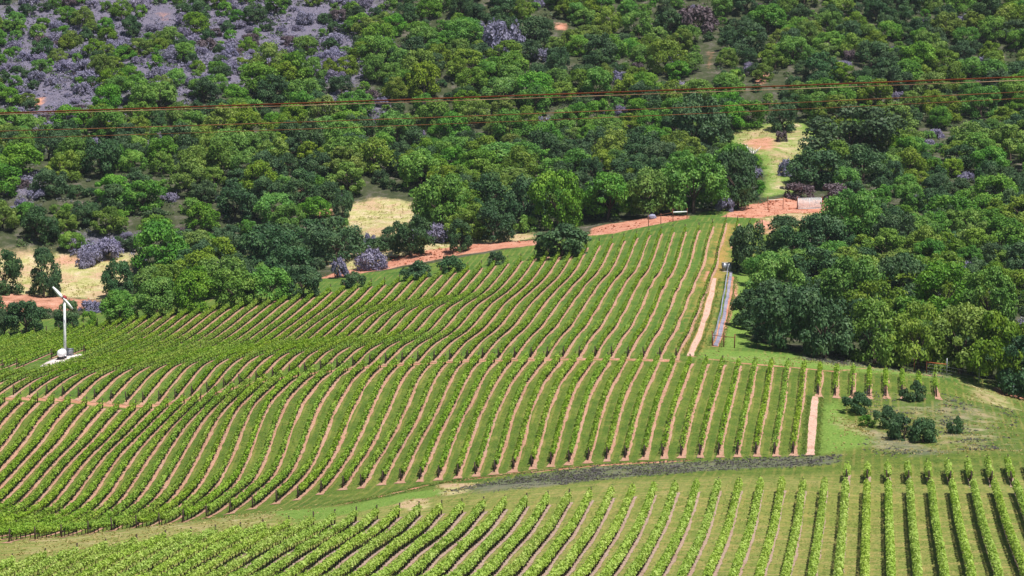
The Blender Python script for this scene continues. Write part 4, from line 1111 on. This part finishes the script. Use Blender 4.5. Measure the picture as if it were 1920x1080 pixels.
# utility box
p = at_depth(1362, 521, 470); z = float(height(p[0], p[1])[0])
ub = tag(empty('utility_box', (p[0], p[1], z), .2), 'grey metal utility box at the head of the gravel channel', 'box')
mb = MB(); mb.box((0, 0, .95), (1.7, .8, 1.7)); mb.build('cabinet', M['grey_metal'], ub)
mb = MB(); mb.box((0, 0, 1.83), (1.85, .95, .08)); mb.build('lid', M['pale_wood'], ub)
for s in (-1, 1):
    mb = MB(); mb.box((s * .42, -.42, .95), (.78, .05, 1.5)); d_ = mb.build('door', M['grey_metal'], ub)
    mb = MB(); mb.box((s * .1, -.46, .95), (.05, .04, .22)); mb.build('handle', M['dark_metal'], d_)
mb = MB(); mb.box((0, 0, .05), (1.9, 1.0, .14)); mb.build('plinth', M['pale_wood'], ub)
# gate at the top of the lane
ga, gb = at_depth(1495, 396, 538), at_depth(1541, 394, 541)
for P_, lab, hh in ((ga, 'post at the near end of the white mesh gate', 2.7), (gb, 'post at the far end of the white mesh gate', 2.7)):
    z = float(height(P_[0], P_[1])[0]); mb = MB(); mb.tube([(0, 0, -.5), (0, 0, hh)], .11, 8); mb.lathe([(.11, hh), (.05, hh + .06), (0, hh + .07)], 8)
    o = mb.build('gate_post', M['rust_post']); o.location = (P_[0], P_[1], z); tag(o, lab, 'post', 'gate posts')
gz = max(float(height(P_[0], P_[1])[0]) for P_ in (ga, gb)) + .12
gt = tag(empty('field_gate', (ga[0], ga[1], gz), math.atan2(gb[1] - ga[1], gb[0] - ga[0])), 'white wire mesh field gate in the red dirt at the top of the lane', 'gate')
GW = math.hypot(gb[0] - ga[0], gb[1] - ga[1]) - .35; GH = 2.3; x0 = .17
mb = MB()
for a, b in (((x0, 0, 0), (x0 + GW, 0, 0)), ((x0, 0, GH), (x0 + GW, 0, GH)), ((x0, 0, 0), (x0, 0, GH)), ((x0 + GW, 0, 0), (x0 + GW, 0, GH)), ((x0 + GW / 2, 0, 0), (x0 + GW / 2, 0, GH))): mb.tube([a, b], .06, 6)
mb.build('frame', M['white_paint'], gt)
for i in range(1, 9):
    mb = MB(); z = GH * i / 9; mb.tube([(x0, .01, z), (x0 + GW, .01, z)], .05, 5); mb.build('bar', M['white_paint'], gt)
for i in range(1, 26):
    mb = MB(); x = x0 + GW * i / 26; mb.tube([(x, -.02, 0), (x, -.02, GH)], .032, 4); mb.build('mesh_wire', M['white_paint'], gt)
lp = [post_at(u, v, h, 'lane_post', M['rust_post'], lab, .15, D, 'posts beside the gate') for u, v, h, D, lab in ((1440, 400, 26, 532, 'thin rusty post farthest from the white gate'), (1468, 398, 24, 535, 'thin rusty post midway along the rail by the gate'), (1562, 386, 16, 546, 'thin rusty post just past the white gate'))]
a, b = lp[0][0].location, lp[1][0].location
mb = MB(); mb.tube([(a.x, a.y, a.z + 2.2), (b.x, b.y, b.z + 2.2)], .09, 6); tag(mb.build('lane_rail', M['pale_wood'], loc=tuple(a)), 'pale top rail between two thin posts left of the gate', 'rail')
# fence on the bank at the crest
bp = [post_at(u, v, h, 'bank_post', M['rust_post'], lab, .15, D, 'posts on the red bank') for u, v, h, D, lab in ((1216, 427, 22, 512, 'rusty post in front of the blue grey rock on the bank'), (1239, 424, 20, 514, 'middle rusty post of the short fence on the bank'), (1262, 421, 24, 516, 'rusty post at the near end of the white beam'), (1288, 416, 20, 519, 'dark post at the far end of the white beam'))]
a, b = bp[2][0].location, bp[3][0].location
mb = MB(); mb.box(((a.x + b.x) / 2, (a.y + b.y) / 2, (a.z + b.z) / 2 + 1.75), (math.hypot(b.x - a.x, b.y - a.y), .12, .28), math.atan2(b.y - a.y, b.x - a.x))
tag(mb.build('beam', M['white_paint'], loc=tuple(a)), 'white horizontal beam between two posts at the vine crest', 'beam')
a, b = bp[0][0].location, bp[2][0].location
mb = MB(); mb.tube([(a.x, a.y, a.z + 1.9), (b.x, b.y, b.z + 2.0)], .045, 6); tag(mb.build('bank_rail', M['rust_post'], loc=tuple(a)), 'thin brown rail along the short fence on the bank', 'rail')
# boulder
p = at_depth(1223, 414, 522); z = float(height(p[0], p[1])[0])
th = np.linspace(0, math.pi, 7); V = []
for t in th:
    for j in range(10):
        a = j * .628; R_ = 1 + .18 * math.sin(3 * a + t * 4) + .12 * math.cos(5 * a - t * 3); V.append((.95 * R_ * math.sin(t) * math.cos(a), .7 * R_ * math.sin(t) * math.sin(a), .35 + .75 * math.cos(t)))
q = [(i * 10 + j, i * 10 + (j + 1) % 10, i * 10 + 10 + (j + 1) % 10, i * 10 + 10 + j) for i in range(6) for j in range(10)]
mb = MB(); mb.add(V, q); o = mb.build('boulder', M['blue_tarp']); o.location = (p[0], p[1], z + .2); tag(o, 'blue grey boulder on the red bank under the oaks', 'boulder')

# dead trees
def snag(u, v, hpx, seed, label):
    p = ground_at(u, v); h = hpx * Dof(p) / F; r = np.random.default_rng(seed)
    root = tag(empty('dead_tree', p), label, 'dead tree')
    mb = MB(); mb.tube([(0, 0, -.3), (.1, 0, h * .3), (.15 * h * .3, .1, h * .55)], [.22, .17, .12], 7); mb.build('trunk', M['dead_bark'], root)
    for i in range(7):
        a = i * .9 + r.uniform(-.3, .3); z0 = h * r.uniform(.25, .55); L = h * r.uniform(.35, .6)
        e = np.array([math.cos(a) * L * .7, math.sin(a) * L * .7, z0 + L * .75]); m1 = np.array([math.cos(a) * L * .35, math.sin(a) * L * .35, z0 + L * .3])
        mb = MB(); mb.tube([(.08, 0, z0), m1, e], [.11, .08, .03], 5)
        for s in (-1, 1): mb.tube([m1, m1 + np.array([math.cos(a + s * .9) * L * .3, math.sin(a + s * .9) * L * .3, L * .4])], [.06, .02], 4)
        mb.build('branch', M['dead_bark'], root)
snag(1411, 305, 42, 3, 'bare white dead tree at the left of the upper clearing')
snag(1673, 585, 26, 8, 'small bare white snag in the wood above the olive trees')
snag(1790, 315, 30, 12, 'pale bare snag among oaks on the right of the hillside')

# ---------------------------------------------------------------- power cables across the valley
def cable(name, pts, D, rad, mat, label):
    pts = np.array(pts, float); c = np.polyfit(pts[:, 0], pts[:, 1], 2)
    us = np.linspace(-2600, 4400, 90)
    mb = MB(); mb.tube([at_depth(u, np.polyval(c, u), D) for u in us], rad, 6)
    tag(mb.build(name, M[mat], None, True), label, 'power cable', 'power cables across the valley')
cable('power_cable', [(0, 212), (640, 191), (1280, 168), (1920, 144)], 82, .027, 'rust_cable', 'thick rusty brown power cable, topmost across the hillside')
cable('power_cable', [(0, 214.5), (640, 195.5), (1280, 174), (1920, 150.5)], 80, .011, 'pale_cable', 'pale power cable just under the thick rusty one')
cable('power_cable', [(0, 246), (640, 226), (1280, 202), (1920, 172)], 82, .014, 'thin_cable', 'thin brown power cable, upper of the lower pair')
cable('power_cable', [(0, 260), (640, 239), (1280, 215), (1920, 184)], 81, .010, 'thin_cable', 'thinnest brown power cable, lowest across the hillside')

# ---------------------------------------------------------------- ground cover that nobody could count
def poly_points(polys, per_m2, seed):
    r = np.random.default_rng(seed); out = []
    for px, soft, *amt in polys:
        w = world_poly(px); lo, hi = w.min(0), w.max(0)
        n = int((hi - lo).prod() * per_m2); q = np.c_[r.uniform(lo[0], hi[0], n), r.uniform(lo[1], hi[1], n)]
        m_ = poly_mask(q[:, 0], q[:, 1], w, soft); out.append(q[r.uniform(0, 1, n) < m_])
    q = np.vstack(out); return np.c_[q, height(q[:, 0], q[:, 1])]
q = poly_points(PURPLE, 4.5, 21)
q = q[fbm(q[:, 0], q[:, 1], 14.0, 7) + .5 * fbm(q[:, 0] * .3, q[:, 1], 3.0, 8) > np.where(proj(q)[0] > 1590, .25, -.5)]
scatter('purple_weeds', 'low grey purple weeds in the hollow between the vine blocks', M['weed'], q, np.random.default_rng(2).uniform(.10, .30, len(q)), 6, .20, 'weeds', 31)
q = poly_points(SCRUB, .62, 22)
q = q[fbm(q[:, 0], q[:, 1], 30.0, 9) > -.7]
scatter('sage_scrub', 'low grey violet scrub covering the open upper hillside', M['sage'], q, np.random.default_rng(4).uniform(.35, .95, len(q)), 18, .36, 'scrub', 32)

r = np.random.default_rng(77)
q = np.c_[r.uniform(-150, 60, 420000), r.uniform(228, 402, 420000)]
q = np.c_[q, height(q[:, 0], q[:, 1])]
pu, pv, pd = proj(q)
clump = fbm(q[:, 0], q[:, 1], 3.2, 4) + .7 * fbm(q[:, 0], q[:, 1], 17, 6)
fx = np.abs((((-q[:, 0] / SPACING) - K0 + .5) % 1) - .5) * SPACING          # distance from the nearest vine line
tm = path_mask(q[:, 0], q[:, 1], px_line([(1519, 854), (1523, 800), (1529, 744)]), .9, .2)
drym = union(DRY + BARE, q[:, 0], q[:, 1])
ok = (drym < .3) & (pu > -10) & (pu < 1930) & (pv > 640) & (pv < 1085) & (fx > .55) & (clump > -.15) & (tm < .2)
q = q[ok]
q = q[r.uniform(0, 1, len(q)) < .6]
q[:, 2] += r.uniform(.02, .09, len(q))
V, f = leaves(q, .15, np.tile(np.array([[.3, 0, 2.2]]), (len(q), 1)), r)
tag(link('grass', mesh('grass', V, f, M['grass'])), 'short grass blades growing between the vine rows', 'grass', None, 'stuff')

# ragged tufts along the edges of the lanes and the channel
ed = []
for px, half in (([(1519, 854), (1522, 820), (1525, 780), (1529, 744)], .56), ([(1294, 668), (1306, 640), (1318, 606), (1330, 565), (1340, 522)], .58), ([(1341, 650), (1349, 625), (1357, 595), (1363, 565), (1368, 540), (1371, 518)], .5), ([(640, 946), (720, 930), (800, 910), (880, 898), (1060, 878), (1290, 863)], .6)):
    l = px_line(px); t = r.uniform(0, len(l) - 1, 1500); cx_ = np.interp(t, np.arange(len(l)), l[:, 0]); cy_ = np.interp(t, np.arange(len(l)), l[:, 1])
    off = r.choice([-1, 1], 1500) * (half + .12 + abs(r.normal(0, .3, 1500))); ed.append(np.c_[cx_ + off, cy_])
ed = np.vstack(ed); ed = np.c_[ed, height(ed[:, 0], ed[:, 1]) + .05]
scatter('edge_grass', 'ragged grass tufts fringing the dirt lanes and the channel', M['grass'], ed, r.uniform(.06, .16, len(ed)), 3, .16, 'grass', 41)

# loose red clods on the eroded banks
q = poly_points([BARE[0], BARE[1], BARE[2], BARE[3]], 1.1, 51)
s_ = r.uniform(.06, .16, len(q)) * np.where(r.uniform(0, 1, len(q)) < .12, 2.6, 1)
oc = np.array([(1, 0, 0), (0, 1, 0), (-1, 0, 0), (0, -1, 0), (0, 0, .8), (0, 0, -.5)], float)
V = q[:, None, :] + oc[None] * s_[:, None, None] * r.uniform(.6, 1.4, (len(q), 6, 1))
of = np.array([(0, 1, 4), (1, 2, 4), (2, 3, 4), (3, 0, 4), (1, 0, 5), (2, 1, 5), (3, 2, 5), (0, 3, 5)])
f = (np.arange(len(q)) * 6)[:, None, None] + of[None]
tag(link('earth_clods', mesh('earth_clods', V.reshape(-1, 3), f.reshape(-1, 3), M['clod'])), 'loose red earth clods and stones strewn over the bare banks', 'clods', None, 'stuff')

q = poly_points(DRY, .9, 61)
q = q[fbm(q[:, 0], q[:, 1], 9.0, 12) > -.35]
scatter('dry_grass', 'thin straw coloured grass tufts in the open clearings', M['dry_grass'], q, r.uniform(.10, .34, len(q)), 6, .20, 'grass', 62)

# ---------------------------------------------------------------- the thin summer air over the valley
hz, nt, out = new_mat('haze')
pv_ = N(nt, 'ShaderNodeVolumePrincipled'); pv_.inputs['Color'].default_value = (.80, .88, 1.0, 1); pv_.inputs['Density'].default_value = 0.00005; pv_.inputs['Anisotropy'].default_value = .2
nt.links.new(pv_.outputs[0], out.inputs['Volume'])
mb = MB(); mb.box((0, 1750, 116.5), (8200, 8700, 227)); o = mb.build('haze', hz); tag(o, 'thin blue summer haze over the valley', None, None, 'stuff')
o.display_type = 'WIRE'
